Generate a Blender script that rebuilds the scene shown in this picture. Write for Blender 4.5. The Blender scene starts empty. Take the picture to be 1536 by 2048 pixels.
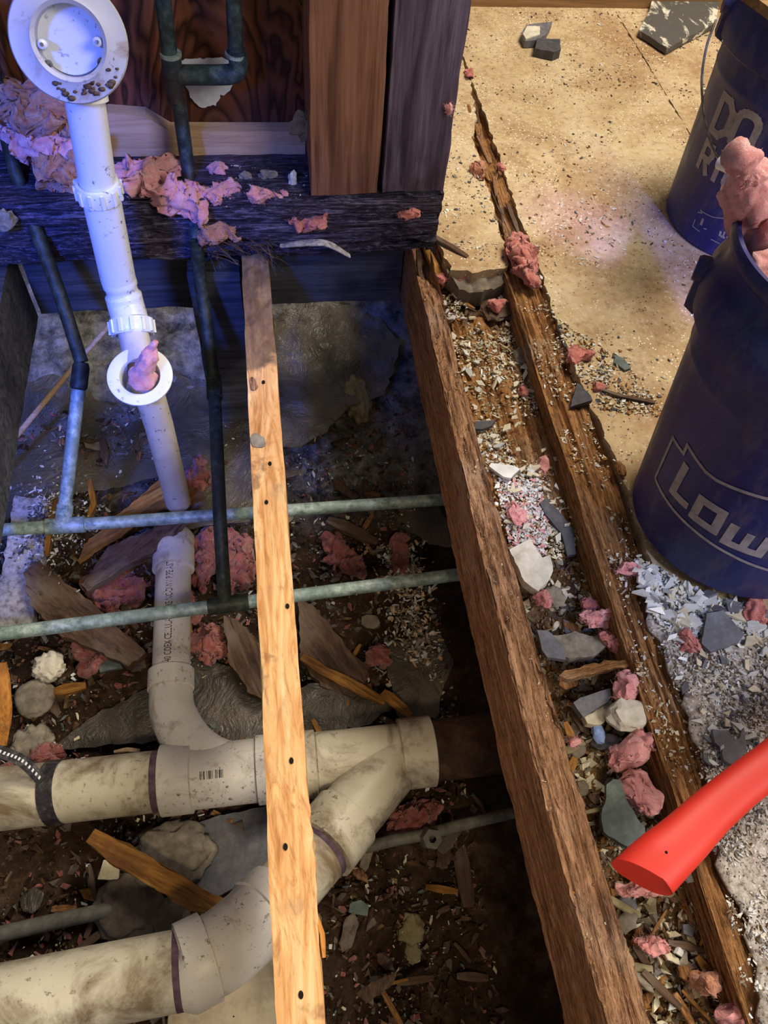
import bpy, bmesh, math, random
from mathutils import Vector, Matrix, noise
from mathutils.geometry import delaunay_2d_cdt
R = random.Random(7)
C = bpy.context.scene.collection
# ---------------------------------------------------------------- camera
H = 0.83; F = 1561.0; CX, CY = 768.0, 1024.0
_y = Vector((400-CX, -1350-CY, F)).normalized()
_d = Vector((645-CX, 2070-CY, F)); _d = (_d-_d.dot(_y)*_y).normalized()
_z = -_d; _x = _y.cross(_z)
if _x.x < 0: _x = -_x
cam = bpy.data.objects.new('camera', bpy.data.cameras.new('camera')); C.objects.link(cam)
# world axes expressed in camera frame -> camera matrix (blender cam: x right, y up, z back)
mw = Matrix(((_x.x, -_x.y, -_x.z), (_y.x, -_y.y, -_y.z), (_z.x, -_z.y, -_z.z))).to_4x4()
mw.translation = (0, 0, H)
cam.matrix_world = mw
cam.data.sensor_fit = 'HORIZONTAL'; cam.data.sensor_width = 36; cam.data.lens = 36*F/1536
cam.data.clip_start = 0.01
bpy.context.scene.camera = cam
def ray(px, py):
    d = Vector((px-CX, py-CY, F)); return Vector((_x.dot(d), _y.dot(d), _z.dot(d)))
def at(px, py, z=0.0):
    d = ray(px, py); return Vector((0, 0, H))+d*((z-H)/d.z)
def aty(px, py, y):
    d = ray(px, py); return Vector((0, 0, H))+d*(y/d.y)
# ---------------------------------------------------------------- light
sc = bpy.context.scene
sc.view_settings.view_transform = 'Standard'; sc.view_settings.look = 'None'
sc.view_settings.exposure = 0.1; sc.view_settings.gamma = 1; sc.view_settings.use_curve_mapping = False
w = bpy.data.worlds.new('world'); sc.world = w; w.use_nodes = True
w.node_tree.nodes['Background'].inputs[0].default_value = (0.92, 0.90, 1.0, 1)
w.node_tree.nodes['Background'].inputs[1].default_value = 0.17
def area(name, loc, target, size, power, col, spread=180):
    l = bpy.data.lights.new(name, 'AREA'); l.shape = 'RECTANGLE'; l.size = size[0]; l.size_y = size[1]
    l.energy = power; l.color = col; l.spread = math.radians(spread)
    o = bpy.data.objects.new(name, l); C.objects.link(o); o.location = loc
    o.rotation_euler = (Vector(target)-Vector(loc)).to_track_quat('-Z', 'Y').to_euler(); return o
def spot(name, loc, target, power, col, angle, blend=1.0, rad=0.1):
    l = bpy.data.lights.new(name, 'SPOT'); l.energy = power; l.color = col
    l.spot_size = math.radians(angle); l.spot_blend = blend; l.shadow_soft_size = rad
    o = bpy.data.objects.new(name, l); C.objects.link(o); o.location = loc
    o.rotation_euler = (Vector(target)-Vector(loc)).to_track_quat('-Z', 'Y').to_euler(); return o
area('warm_ceiling_light', (1.2, 1.35, 2.1), (0.75, 1.1, 0), (0.8, 0.8), 55, (1.0, 0.89, 0.72))
spot('warm_work_light', (0.12, -0.75, 1.5), (-0.16, 0.16, -0.2), 46, (1.0, 0.80, 0.50), 42, 1.0, 0.10)
area('soft_room_light', (1.5, -0.9, 1.9), (0.4, 0.5, 0), (1.0, 0.8), 34, (1.0, 0.93, 0.85))
spot('blue_daylight', (-0.62, -0.30, 1.12), (-0.41, 1.03, -0.05), 215, (0.05, 0.14, 1.0), 38, 1.0, 0.10)
spot('blue_window_beam', (1.0, -1.1, 1.35), (0.78, 0.46, 0.20), 300, (0.10, 0.14, 1.0), 17, 1.0, 0.06)
spot('blue_debris_glow', (0.9, -0.5, 1.9), (0.42, 0.47, 0.0), 60, (0.22, 0.38, 1.0), 12, 1.0, 0.05)
_s = area('blue_slit_light', (1.0, 1.25, 1.9), (0.66, 0.99, 0), (0.50, 0.035), 0.24, (0.32, 0.38, 1.0), 6)
_n = (Vector((0.66, 0.99, 0))-Vector((1.0, 1.25, 1.9))).normalized(); _u = Vector((0.36, -0.42, 0)); _u = (_u-_n*_u.dot(_n)).normalized()
_s.rotation_euler = Matrix((_u, (-_n).cross(_u), -_n)).transposed().to_euler()
# ---------------------------------------------------------------- materials
def srgb(c):
    if isinstance(c, str): c = tuple(int(c[i:i+2], 16) for i in (0, 2, 4))
    return tuple(((v/255)/12.92 if v/255 <= .04045 else ((v/255+.055)/1.055)**2.4) for v in c)+(1,)
class Mat:
    def __init__(s, name, rough=.7, metal=0, spec=.3):
        s.m = bpy.data.materials.new(name); s.m.use_nodes = True
        s.n = s.m.node_tree.nodes; s.l = s.m.node_tree.links; s.b = s.n['Principled BSDF']
        s.b.inputs['Roughness'].default_value = rough; s.b.inputs['Metallic'].default_value = metal
        s.b.inputs['Specular IOR Level'].default_value = spec
        s.tc = s.n.new('ShaderNodeTexCoord').outputs['Object']
    def link(s, a, b): s.l.new(a, b)
    def map(s, scale=(1, 1, 1), rot=(0, 0, 0), loc=(0, 0, 0), vec=None):
        m = s.n.new('ShaderNodeMapping'); m.inputs['Scale'].default_value = scale
        m.inputs['Rotation'].default_value = rot; m.inputs['Location'].default_value = loc
        s.link(vec or s.tc, m.inputs[0]); return m.outputs[0]
    def noise(s, scale, detail=4, rough=.55, vec=None, dist=0):
        t = s.n.new('ShaderNodeTexNoise'); t.inputs['Scale'].default_value = scale
        t.inputs['Detail'].default_value = detail; t.inputs['Roughness'].default_value = rough
        t.inputs['Distortion'].default_value = dist; s.link(vec or s.tc, t.inputs['Vector']); return t.outputs['Fac']
    def voro(s, scale, vec=None, feat='F1', out='Distance'):
        t = s.n.new('ShaderNodeTexVoronoi'); t.inputs['Scale'].default_value = scale; t.feature = feat
        s.link(vec or s.tc, t.inputs['Vector']); return t.outputs[out]
    def ramp(s, fac, stops, interp='LINEAR'):
        r = s.n.new('ShaderNodeValToRGB'); e = r.color_ramp.elements; r.color_ramp.interpolation = interp
        while len(e) < len(stops): e.new(.5)
        for k, (p, c) in enumerate(stops):
            e[k].position = p; e[k].color = srgb(c) if not isinstance(c, (int, float)) else (c, c, c, 1)
        s.link(fac, r.inputs[0]); return r.outputs[0]
    def mix(s, fac, a, b, mode='MIX'):
        m = s.n.new('ShaderNodeMix'); m.data_type = 'RGBA'; m.blend_type = mode
        for v, i in ((fac, 0), (a, 6), (b, 7)):
            if isinstance(v, (int, float)): m.inputs[i].default_value = v
            elif isinstance(v, str): m.inputs[i].default_value = srgb(v)
            elif isinstance(v, tuple): m.inputs[i].default_value = v
            else: s.link(v, m.inputs[i])
        return m.outputs[2]
    def math(s, op, a, b=0.0):
        m = s.n.new('ShaderNodeMath'); m.operation = op
        for v, i in ((a, 0), (b, 1)):
            if isinstance(v, (int, float)): m.inputs[i].default_value = v
            else: s.link(v, m.inputs[i])
        return m.outputs[0]
    def axis(s, i, vec=None):
        x = s.n.new('ShaderNodeSeparateXYZ'); s.link(vec or s.tc, x.inputs[0]); return x.outputs[i]
    def col(s, c):
        if isinstance(c, str): s.b.inputs['Base Color'].default_value = srgb(c)
        else: s.link(c, s.b.inputs['Base Color'])
        return s
    def bump(s, h, strength=.5, dist=.002):
        b = s.n.new('ShaderNodeBump'); b.inputs['Strength'].default_value = strength
        b.inputs['Distance'].default_value = dist; s.link(h, b.inputs['Height']); s.link(b.outputs[0], s.b.inputs['Normal']); return s
    def thick_speck(s, base, scale, thr, c, seed=0):       # scattered flecks with their own colour
        v = s.voro(scale, s.map((1, 1, 1), (0, 0, seed), (seed, seed*2, 0)))
        n = s.noise(scale*.11, 2, .5, s.map(loc=(seed*3, 1, 2)))
        k = s.math('MULTIPLY', s.ramp(v, [(thr*.8, 1), (thr, 0)]), s.ramp(n, [(.42, 0), (.6, 1)]))
        return s.mix(k, base, c)
def wood(name, dark, mid, light, ax='y', fine=120, long=5, dirt=None, dirtamt=(.5, .7), rough=.8, bump=.6, specks=False, dist=1.2):
    m = Mat(name, rough)
    k = {'x': (long, fine, fine), 'y': (fine, long, fine), 'z': (fine, fine, long)}[ax]
    v = m.map(tuple(q/10 for q in k))
    g0 = m.noise(5, 6, .6, v, dist); g1 = m.noise(19, 4, .6, v, .4)
    g = m.math('ADD', m.math('MULTIPLY', g0, .6), m.math('MULTIPLY', g1, .4))
    base = m.ramp(g, [(.3, dark), (.5, mid), (.72, light)])
    big = m.noise(7, 4, .6)
    if dirt: base = m.mix(m.ramp(big, [(dirtamt[0], 0), (dirtamt[1], 1)]), base, dirt)
    f = m.noise(12, 3, .7, v)
    base = m.mix(m.ramp(f, [(.34, .75), (.47, 0)]), base, dark)
    if fine > 150:
        q = m.noise(260, 4, .75, m.map((1, .35, 1) if ax == 'y' else (.35, 1, 1))); base = m.mix(m.ramp(q, [(.36, .65), (.46, 0)]), base, dark); base = m.mix(m.ramp(q, [(.56, 0), (.68, .5)]), base, light); f = m.math('ADD', f, q)
    if specks: base = m.thick_speck(base, 160, .22, 'd9d2c2', 1.3)
    m.col(base); m.bump(m.math('ADD', g, f), bump, .003); return m.m
def speckled(name, base, dark, light, scale=60, rough=.8, bump=.4, big=6, spec=.3):
    m = Mat(name, rough, 0, spec)
    n = m.noise(scale, 6, .65); b = m.noise(big, 4, .6)
    c = m.ramp(n, [(.3, dark), (.5, base), (.72, light)])
    c = m.mix(m.ramp(b, [(.4, 0), (.75, .6)]), c, dark); m.col(c); m.bump(n, bump, .002); return m.m
M = {}
M['joist_pine'] = None
def mk_board():
    m = Mat('orange_pine_joist_wood', .65)
    v = m.map((9, 1.1, 9)); g = m.noise(3.2, 5, .6, v, 3.2)
    c = m.ramp(g, [(.28, 'aa723e'), (.42, 'd8a066'), (.55, 'e9bb82'), (.75, 'f5d5a6')])
    f = m.noise(9, 5, .7, m.map((5, .9, 5)), 4)
    c = m.mix(m.ramp(f, [(.5, 0), (.68, .7)]), c, 'a66a3c')
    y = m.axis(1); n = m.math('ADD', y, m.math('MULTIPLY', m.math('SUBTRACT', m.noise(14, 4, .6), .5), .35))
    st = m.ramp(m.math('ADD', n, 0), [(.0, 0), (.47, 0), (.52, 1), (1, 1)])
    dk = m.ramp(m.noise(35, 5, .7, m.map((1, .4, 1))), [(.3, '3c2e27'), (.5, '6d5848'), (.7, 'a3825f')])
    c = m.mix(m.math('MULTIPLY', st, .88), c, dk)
    c = m.mix(m.ramp(m.noise(16, 5, .7), [(.55, 0), (.75, .55)]), c, '8d7a70')
    c = m.mix(m.ramp(m.noise(8, 5, .7, m.map(loc=(3, 3, 1))), [(.62, 0), (.68, .6)]), c, '6e4a38')
    m.col(c); m.bump(m.math('ADD', g, f), .35, .002); return m.m
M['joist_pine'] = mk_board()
M['rot'] = wood('rotted_brown_joist_wood', '4a2c1c', '99704f', 'd0a682', 'y', 200, 12, 'a58a74', (.52, .75), bump=1)
M['rot_side'] = wood('weathered_joist_side_wood', '2e1c11', '5e432c', '927353', 'y', 90, 5, '3a2a20', (.5, .8), bump=.4)
M['oldtop'] = wood('rotted_tan_joist_wood', '42250f', '9c6c3e', 'd0a26c', 'y', 210, 9, 'b0967c', (.55, .75), bump=1)
M['sill'] = wood('blackened_rotted_sill_wood', '0a080e', '2f2838', '9389a2', 'x', 260, 14, '5d4650', (.6, .85), bump=1, rough=.5)  # lavender light tone puts highlights on the rotted ridges into the colour
M['stud'] = wood('brown_stud_wood', '563425', '8b6049', 'a97d60', 'z', 60, 3, '6b4a3c', (.5, .75), bump=.2)
M['stud_grey'] = wood('stained_grey_stud_wood', '2b2230', '5d4f60', '8c7f92', 'z', 60, 4, '3a2a28', (.55, .75), bump=.3)
M['block'] = wood('pale_blocking_wood', 'a5835f', 'c8a680', 'dfc4a0', 'x', 70, 4, 'b79472', (.55, .8), bump=.15, specks=False)
M['rim'] = wood('dark_rim_joist_wood', '26262a', '48484c', '68686c', 'x', 60, 4, '1a1a1e', (.55, .8), bump=.25, specks=False)
M['splinter'] = wood('splintered_yellow_wood', '4d2f12', '96682f', 'c89a55', 'y', 90, 8, '5d3a1c', (.5, .7), specks=False)
M['brownwood'] = wood('dirty_brown_scrap_wood', '2a1b12', '5a4434', '7f6a55', 'y', 80, 8, '75685c', (.5, .7))
M['orangewood'] = wood('bright_orange_scrap_wood', '8a5422', 'c0823c', 'dba35a', 'y', 70, 5, specks=False)
def mk_ply():
    m = Mat('reddish_plywood', .6)
    v = m.map((2.6, 2.6, .55)); g = m.noise(3.2, 3, .55, v, 1.6)
    wv = m.n.new('ShaderNodeTexWave'); wv.inputs['Scale'].default_value = 0; m.n.remove(wv)
    s = m.math('FRACT', m.math('MULTIPLY', g, 11))
    c = m.ramp(s, [(0, '2f1710'), (.35, '6b3c26'), (.7, '7d4a2f'), (1, '35190f')])
    c = m.mix(m.ramp(m.noise(5, 4), [(.45, 0), (.7, .7)]), c, '2a1611')
    m.col(c); m.bump(m.noise(30, 3, .6, m.map((9, 9, 1))), .2, .001); return m.m
M['ply'] = mk_ply()
def mk_floor():
    m = Mat('dusty_subfloor', .9)
    n = m.noise(9, 6, .6); f = m.noise(90, 5, .7); st = m.noise(3.2, 5, .65, dist=.5)
    c = m.ramp(n, [(.3, 'a88c66'), (.5, 'c2aa83'), (.7, 'd2bf9b')])
    c = m.mix(m.ramp(st, [(.48, 0), (.66, .75)]), c, '9c7650')
    c = m.mix(m.ramp(f, [(.3, .55), (.47, 0)]), c, '6f5239')
    c = m.mix(m.ramp(f, [(.56, 0), (.74, .6)]), c, 'e3d7bd')
    c = m.thick_speck(c, 130, .2, '3d2c20', 1.7); c = m.thick_speck(c, 150, .24, 'efe6cf', 4.1)
    m.col(c); m.bump(f, .5, .002); return m.m
M['floor'] = mk_floor()
def mk_dirt(name, a, b, c_, sp=True, grey=False):
    m = Mat(name, .95, 0, .15)
    n = m.noise(28, 8, .7); k = m.noise(6, 4, .6)
    c = m.ramp(n, [(.3, a), (.5, b), (.72, c_)])
    c = m.mix(m.ramp(k, [(.42, 0), (.65, .8)]), c, a)
    if grey:   # pale grey soil farther under the house
        yy = m.math('ADD', m.axis(1), m.math('MULTIPLY', k, .3)); gr = m.ramp(n, [(.35, '3c3c3e'), (.5, '7c7a78'), (.68, 'b2b0ac')])
        c = m.mix(m.ramp(yy, [(.10, 0), (.28, 1)]), c, gr)
    m.col(c); m.bump(m.math('ADD', n, m.noise(110, 5, .7)), 1.0, .010); return m.m
M['dirt'] = mk_dirt('crawlspace_dirt', '2a1e15', '4e3b2c', '75604c', grey=True)
M['baydirt'] = mk_dirt('debris_dirt', '4a3220', '8e6e4c', 'c4a67e')
def mk_copper(name, a, b, c_, rust=None):
    m = Mat(name, .55, .25, .4)
    n = m.noise(70, 6, .7); k = m.noise(14, 4, .6)
    c = m.ramp(n, [(.32, a), (.5, b), (.66, c_)])
    c = m.mix(m.ramp(k, [(.45, 0), (.62, .75)]), c, rust or a); m.col(c); m.bump(n, .25, .001); return m.m
M['copper'] = mk_copper('green_patina_copper', '55655f', '93a6a0', 'c0cec6', '71837e')
M['copper_dark'] = mk_copper('blackened_copper', '1b211d', '333a31', '50574a', '2a2a20')
M['copper_blue'] = mk_copper('blue_black_copper', '1d282c', '34454a', '55686c', '3a2a26')
def mk_pvc(name, base, lo, stain, amt=(.55, .72), rough=.35, sc_=9):
    m = Mat(name, rough, 0, .5)
    n = m.noise(5, 4, .6); s = m.noise(sc_, 7, .68, dist=.6); f = m.noise(110, 3, .7)
    c = m.ramp(n, [(.35, lo), (.62, base)])
    c = m.mix(m.ramp(s, [(amt[0], 0), (amt[1], .85)]), c, stain)
    k2 = m.math('MULTIPLY', m.ramp(f, [(.33, .85), (.40, 0)]), m.ramp(m.noise(8, 4, .7, m.map(loc=(4, 2, 7))), [(.40, 0), (.6, 1)]))
    c = m.mix(k2, c, '4a3a28'); m.col(c); m.bump(s, .15, .001); return m.m
M['pvc'] = mk_pvc('clean_white_pvc', 'eef0f2', 'e2e4ea', 'b9a98e', (.68, .8), .3)
M['pvc_grey'] = mk_pvc('grimy_white_pvc', 'c6c6c9', 'aeaeb4', '8d6f52', (.58, .72), .5, 14)
M['pvc_tail'] = mk_pvc('yellowed_pvc', 'd8d0c2', 'b8ab98', '8a7860', (.55, .8))
M['drain'] = mk_pvc('dirty_cream_pvc', 'd0c8b4', 'b3a98f', '62482a', (.46, .64), .45, 12)
M['drain_grey'] = mk_pvc('dirty_white_pvc', 'ddd7cd', 'c6bfb4', '6b5236', (.54, .72), .42, 13)
M['primer'] = speckled('purple_primer', '5d4654', '3f2c3a', '7d6672', 60)
M['cast'] = speckled('brown_cast_iron', '3e2a1c', '20150e', '5f4630', 30, .8)
M['pink'] = None
def mk_pink(name, a, b, c_):
    m = Mat(name, 1, 0, .1)
    n = m.noise(38, 7, .75, dist=1.2); k = m.noise(9, 4, .6)
    c = m.ramp(n, [(.3, a), (.5, b), (.7, c_)])
    c = m.mix(m.ramp(k, [(.5, 0), (.7, .5)]), c, a); m.col(m.mix(m.ramp(m.noise(420, 3, .7, m.map((1, .3, .5)), 1), [(.38, .35), (.5, 0)]), c, a)); m.bump(m.math('ADD', n, m.math('MULTIPLY', m.noise(330, 4, .7, dist=2), .8)), .7, .003)
    m.b.inputs['Sheen Weight'].default_value = .35; m.b.inputs['Subsurface Weight'].default_value = .12; m.b.inputs['Subsurface Radius'].default_value = (.012, .006, .005)
    return m.m
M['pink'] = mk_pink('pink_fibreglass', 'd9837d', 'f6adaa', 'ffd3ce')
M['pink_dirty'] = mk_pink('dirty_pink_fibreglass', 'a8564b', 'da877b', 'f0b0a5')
M['pink_dark'] = mk_pink('pit_shaded_pink_fibreglass', '6e332c', 'a05a52', 'c4857a')  # darker copy of the pink; the pit's dimness is put into its colour
M['pink_orange'] = mk_pink('orange_brown_fibreglass', '8a4c32', 'c98a68', 'e6b396')
def mk_bucket():
    m = Mat('blue_bucket_plastic', .42, 0, .45)
    n = m.noise(7, 6, .7, dist=.8); f = m.noise(45, 6, .75, m.map((1, 1, .4)))
    c = m.ramp(n, [(.35, '161c54'), (.6, '1e266a')])
    c = m.mix(m.ramp(f, [(.48, 0), (.74, .6)]), c, '6a6668')
    c = m.mix(m.ramp(m.noise(3, 3), [(.45, 0), (.72, .4)]), c, '4c4a4c'); m.col(c)
    m.link(m.ramp(f, [(.3, .3), (.7, .65)]), m.b.inputs['Roughness']); return m.m
M['bucket'] = mk_bucket()
M['print'] = speckled('grey_white_bucket_print', 'a29c98', '7d7a7c', 'b5b0aa', 50, .6)
M['steel'] = speckled('bail_wire_steel', '5a5650', '38342e', '8a857a', 90, .4); 
M['white'] = speckled('white_plastic', 'e6e6ea', 'cfd0d6', 'f4f4f6', 40, .4, .1)
_m = Mat('pale_plaster_dust', .95); _n = _m.noise(140, 6, .75)
_c = _m.ramp(_n, [(.36, '6e5f52'), (.47, 'bcb0a5'), (.6, 'd8d0c8'), (.7, 'e8e2da')]); _c = _m.mix(_m.ramp(_m.noise(25, 5, .7), [(.45, 0), (.65, .6)]), _c, '8d7965')
_c = _m.thick_speck(_c, 230, .3, 'eeebe6', 1.1); _c = _m.thick_speck(_c, 260, .28, '4a3c32', 5.3); _m.col(_c); _m.bump(_n, 1, .003); M['dust'] = _m.m
M['red'] = None
def mk_red():
    m = Mat('red_fibreglass_handle', .5, 0, .45)
    n = m.noise(5, 4); f = m.noise(90, 4, .7, m.map((.3, 1.4, 1)))
    c = m.ramp(n, [(.3, 'd42e20'), (.7, 'e63d2e')]); c = m.mix(m.ramp(f, [(.62, 0), (.8, .45)]), c, '8d2018'); m.col(c); return m.m
M['red'] = mk_red()
M['black'] = speckled('painted_hole_black', '0c0806', '040302', '1c130d', 30)  # black colour painted in for the shade inside small holes
M['ink'] = speckled('printed_ink', '2b2724', '1b1816', '403a36', 200)
M['barcode'] = M['ink']
M['slate'] = speckled('dark_grey_tile', '4d4d52', '3c3c40', '626268', 90, .6, .25, 5)
M['slate_l'] = speckled('mid_grey_tile', '6f6e72', '5c5b60', '87868a', 70, .6, .25, 5)
M['slate_green'] = speckled('green_grey_tile', '5f6a66', '47514e', '7a8580', 60, .6, .2)
def mk_plastered():
    m = Mat('grey_tile_with_white_mortar', .7)
    n = m.noise(22, 6, .7, m.map((1, .45, 1)), .8)
    m.col(m.mix(m.ramp(n, [(.54, 0), (.6, 1)]), '56544f', 'd9d2c0')); m.bump(n, .5, .002); return m.m
M['plastered'] = mk_plastered()
M['tile_w'] = speckled('white_tile', 'd7d8d4', 'b9b9b4', 'efefec', 30, .35, .1, 9, .5)
M['tile_c'] = speckled('cream_tile', 'd6ccb0', 'b3a78a', 'ece4cb', 50, .6, .2)
M['plaster'] = speckled('white_plaster_chunk', 'd6cfbd', 'b5ad98', 'eee9da', 45, .9, .6)
M['mortar'] = speckled('grey_mortar', '8c8374', '6b6252', 'aaa190', 60, .95, .8)
M['mortar_d'] = speckled('brown_grey_mortar', '6b6054', '4c4238', '857a6b', 40, .95, .8)
M['mortar_y'] = speckled('yellow_mortar', '8f8463', '655b40', 'aa9f7c', 40, .95, .8)
M['concrete'] = speckled('grey_leveling_compound', '7d7264', '5c5144', '9a8f80', 40, .95, .7)
def mk_sheet():
    m = Mat('dusty_plastic_sheet', .38, 0, .5)
    n = m.noise(5, 5, .6); c = m.ramp(n, [(.35, '3c372f'), (.6, '645c50'), (.75, '80786a')])
    m.col(c); m.bump(m.noise(14, 5, .65, dist=1.5), .8, .02); return m.m
M['sheet'] = mk_sheet()
M['paint'] = speckled('white_paint_speckled_board', 'b9b4b0', '6b625c', 'dcdad8', 110, .8, .5)
M['conduit'] = speckled('grey_conduit', '6c6a60', '504e46', '878578', 50, .6)
M['beige'] = speckled('beige_plastic', 'b7a78c', '93836a', 'cdbfa4', 20, .45, .1)
M['strap'] = speckled('dark_metal_strap', '39373a', '1f1d20', '6b686a', 80, .4)
M['foil'] = speckled('blue_glass', '8fa8d8', '5a78b0', 'c8d8f4', 40, .15)
M['paper'] = speckled('torn_white_paper', 'd9dde2', 'bcc0c6', 'eef0f2', 30, .9, .3)
M['plytop'] = wood('tan_board', '6e5132', '8d6c46', 'a5845a', 'x', 40, 3, specks=False)
# ---------------------------------------------------------------- mesh helpers
def N(x, y=0, z=0): return noise.noise(Vector((x, y, z)))
def fbm(x, y, z, o=4): return noise.fractal(Vector((x, y, z)), 1.0, 2.0, o)
class MB:
    def __init__(s): s.v = []; s.f = []; s.mi = []; s.mats = []
    def add(s, vs, fs, mat=0):
        b = len(s.v); s.v += [Vector(q) for q in vs]
        s.f += [tuple(b+i for i in f) for f in fs]; s.mi += [mat]*len(fs)
def obj(name, mb, mat, parent=None, label=None, cat=None, group=None, kind=None, smooth=False, angle=None, yaw=0.0):
    vs = mb.v
    if parent is None:
        x0 = min(v.x for v in vs); x1 = max(v.x for v in vs); y0 = min(v.y for v in vs); y1 = max(v.y for v in vs)
        org = Vector(((x0+x1)/2, (y0+y1)/2, min(v.z for v in vs)))
    else: org = wloc(parent)
    me = bpy.data.meshes.new(name); ri = Matrix.Rotation(-yaw, 3, 'Z'); me.from_pydata([ri @ (v-org) for v in vs] if yaw else [v-org for v in vs], [], mb.f)
    for m in (mat if isinstance(mat, (list, tuple)) else [mat]): me.materials.append(M[m])
    if any(mb.mi): me.polygons.foreach_set('material_index', mb.mi)
    bm = bmesh.new(); bm.from_mesh(me); bmesh.ops.recalc_face_normals(bm, faces=bm.faces); bm.to_mesh(me); bm.free()
    if smooth:
        me.polygons.foreach_set('use_smooth', [True]*len(me.polygons))
        if angle: me.set_sharp_from_angle(angle=math.radians(angle))
    me.update()
    o = bpy.data.objects.new(name, me); C.objects.link(o)
    if parent is None: o.location = org
    else: o.parent = parent
    o.rotation_euler.z = yaw; tag(o, label, cat, group, kind); return o
def wloc(o):
    v = Vector((0, 0, 0))
    while o: v += o.location; o = o.parent
    return v
def tag(o, label=None, cat=None, group=None, kind=None):
    if label: o['label'] = label
    if cat: o['category'] = cat
    if group: o['group'] = group
    if kind: o['kind'] = kind
def thing(name, label, cat, loc, group=None):
    o = bpy.data.objects.new(name, None); C.objects.link(o); o.location = loc; o.empty_display_size = .02
    tag(o, label, cat, group); return o
def beam(name, x0, x1, y0, y1, z0, z1, step, disp, mat, parent=None, skew=None, **kw):
    """axis aligned timber with a fine grid on all six faces, displaced by disp(p, n)"""
    L = [x1-x0, y1-y0, z1-z0]; st = step if isinstance(step, tuple) else (step,)*3
    n = [max(1, round(L[i]/st[i])) for i in range(3)]
    idx = {}; mb = MB(); o = (x0, y0, z0)
    def vid(i, j, k):
        key = (i, j, k)
        if key not in idx:
            idx[key] = len(mb.v); p = Vector((x0+L[0]*i/n[0], y0+L[1]*j/n[1], z0+L[2]*k/n[2]))
            nn = Vector(((i == n[0])-(i == 0), (j == n[1])-(j == 0), (k == n[2])-(k == 0))).normalized()
            q = p.copy()
            if disp: q = q+disp(p, nn)
            if skew: q = skew(q)
            mb.v.append(q)
        return idx[key]
    for a, (b, c) in enumerate(((1, 2), (2, 0), (0, 1))):
        for e in (0, n[a]):
            for i in range(n[b]):
                for j in range(n[c]):
                    def g(u, v):
                        t = [0, 0, 0]; t[a] = e; t[b] = u; t[c] = v; return vid(*t)
                    q = (g(i, j), g(i+1, j), g(i+1, j+1), g(i, j+1))
                    mb.f.append(q if e else q[::-1]); mb.mi.append(0)
    return obj(name, mb, mat, parent, smooth=True, angle=50, **kw)
def grain(ax, amp, fine=110, long=6, edge=0, seed=0, efreq=14):
    def d(p, n):
        k = [fine]*3; k['xyz'.index(ax)] = long
        r = abs(fbm(p.x*k[0]+seed, p.y*k[1], p.z*k[2], 3))
        m = -r*amp*2
        c = sum(1 for q in n if abs(q) > .01)
        if c > 1 and edge: m -= edge*max(0, .35+fbm(p.x*efreq, p.y*efreq+seed, p.z*efreq, 4))
        elif edge: m -= edge*.25*max(0, fbm(p.x*efreq, p.y*efreq+seed, p.z*efreq, 4))
        return n*m
    return d
def resample(pts, step):
    out = [Vector(pts[0])]
    for a, b in zip(pts, pts[1:]):
        a = Vector(a); b = Vector(b); n = max(1, int((b-a).length/step))
        for i in range(1, n+1): out.append(a.lerp(b, i/n))
    return out
def curve(pts, n=8):
    """Catmull-Rom through points"""
    P = [Vector(p) for p in pts]; P = [P[0]*2-P[1]]+P+[P[-1]*2-P[-2]]; out = []
    for i in range(1, len(P)-2):
        for k in range(n):
            t = k/n; a, b, c, d = P[i-1], P[i], P[i+1], P[i+2]
            out.append(.5*((2*b)+(c-a)*t+(2*a-5*b+4*c-d)*t*t+(3*b-3*c+d-a)*t**3))
    out.append(P[-2].copy()); return out
def frames(pts):
    T = []
    for i in range(len(pts)):
        a = pts[max(0, i-1)]; b = pts[min(len(pts)-1, i+1)]
        t = (b-a); T.append(t.normalized() if t.length > 1e-9 else (T[-1] if T else Vector((0, 0, 1))))
    u = T[0].orthogonal().normalized(); fr = []
    for t in T:
        u = (u-t*u.dot(t)).normalized(); fr.append((t, u, t.cross(u)))
    return fr
def tube(mb, pts, rad, seg=24, caps=True, mat=0, flat=None, nz=None):
    pts = [Vector(p) for p in pts]; fr = frames(pts); rs = rad if isinstance(rad, (list, tuple)) else [rad]*len(pts)
    vs = []; fs = []
    for i, (p, (t, u, w_)) in enumerate(zip(pts, fr)):
        for k in range(seg):
            a = 2*math.pi*k/seg; r = rs[i]
            q = p+(u*math.cos(a)+w_*math.sin(a))*r
            if nz: q += (q-p).normalized()*nz(q)
            vs.append(q)
    for i in range(len(pts)-1):
        for k in range(seg):
            fs.append((i*seg+k, i*seg+(k+1) % seg, (i+1)*seg+(k+1) % seg, (i+1)*seg+k))
    if caps: fs.append(tuple(range(seg))[::-1]); fs.append(tuple((len(pts)-1)*seg+k for k in range(seg)))
    mb.add(vs, fs, mat)
def lathe(mb, c, axis, prof, seg=48, mat=0, close=False):
    """prof: list of (radius, height along axis)"""
    c = Vector(c); t = Vector(axis).normalized(); u = t.orthogonal().normalized(); w_ = t.cross(u)
    vs = []; fs = []; n = len(prof)
    for r, h in prof:
        for k in range(seg):
            a = 2*math.pi*k/seg; vs.append(c+t*h+(u*math.cos(a)+w_*math.sin(a))*r)
    for i in range(n-1+(1 if close else 0)):
        for k in range(seg): fs.append((i*seg+k, i*seg+(k+1) % seg, ((i+1) % n)*seg+(k+1) % seg, ((i+1) % n)*seg+k))
    mb.add(vs, fs, mat)
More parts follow.
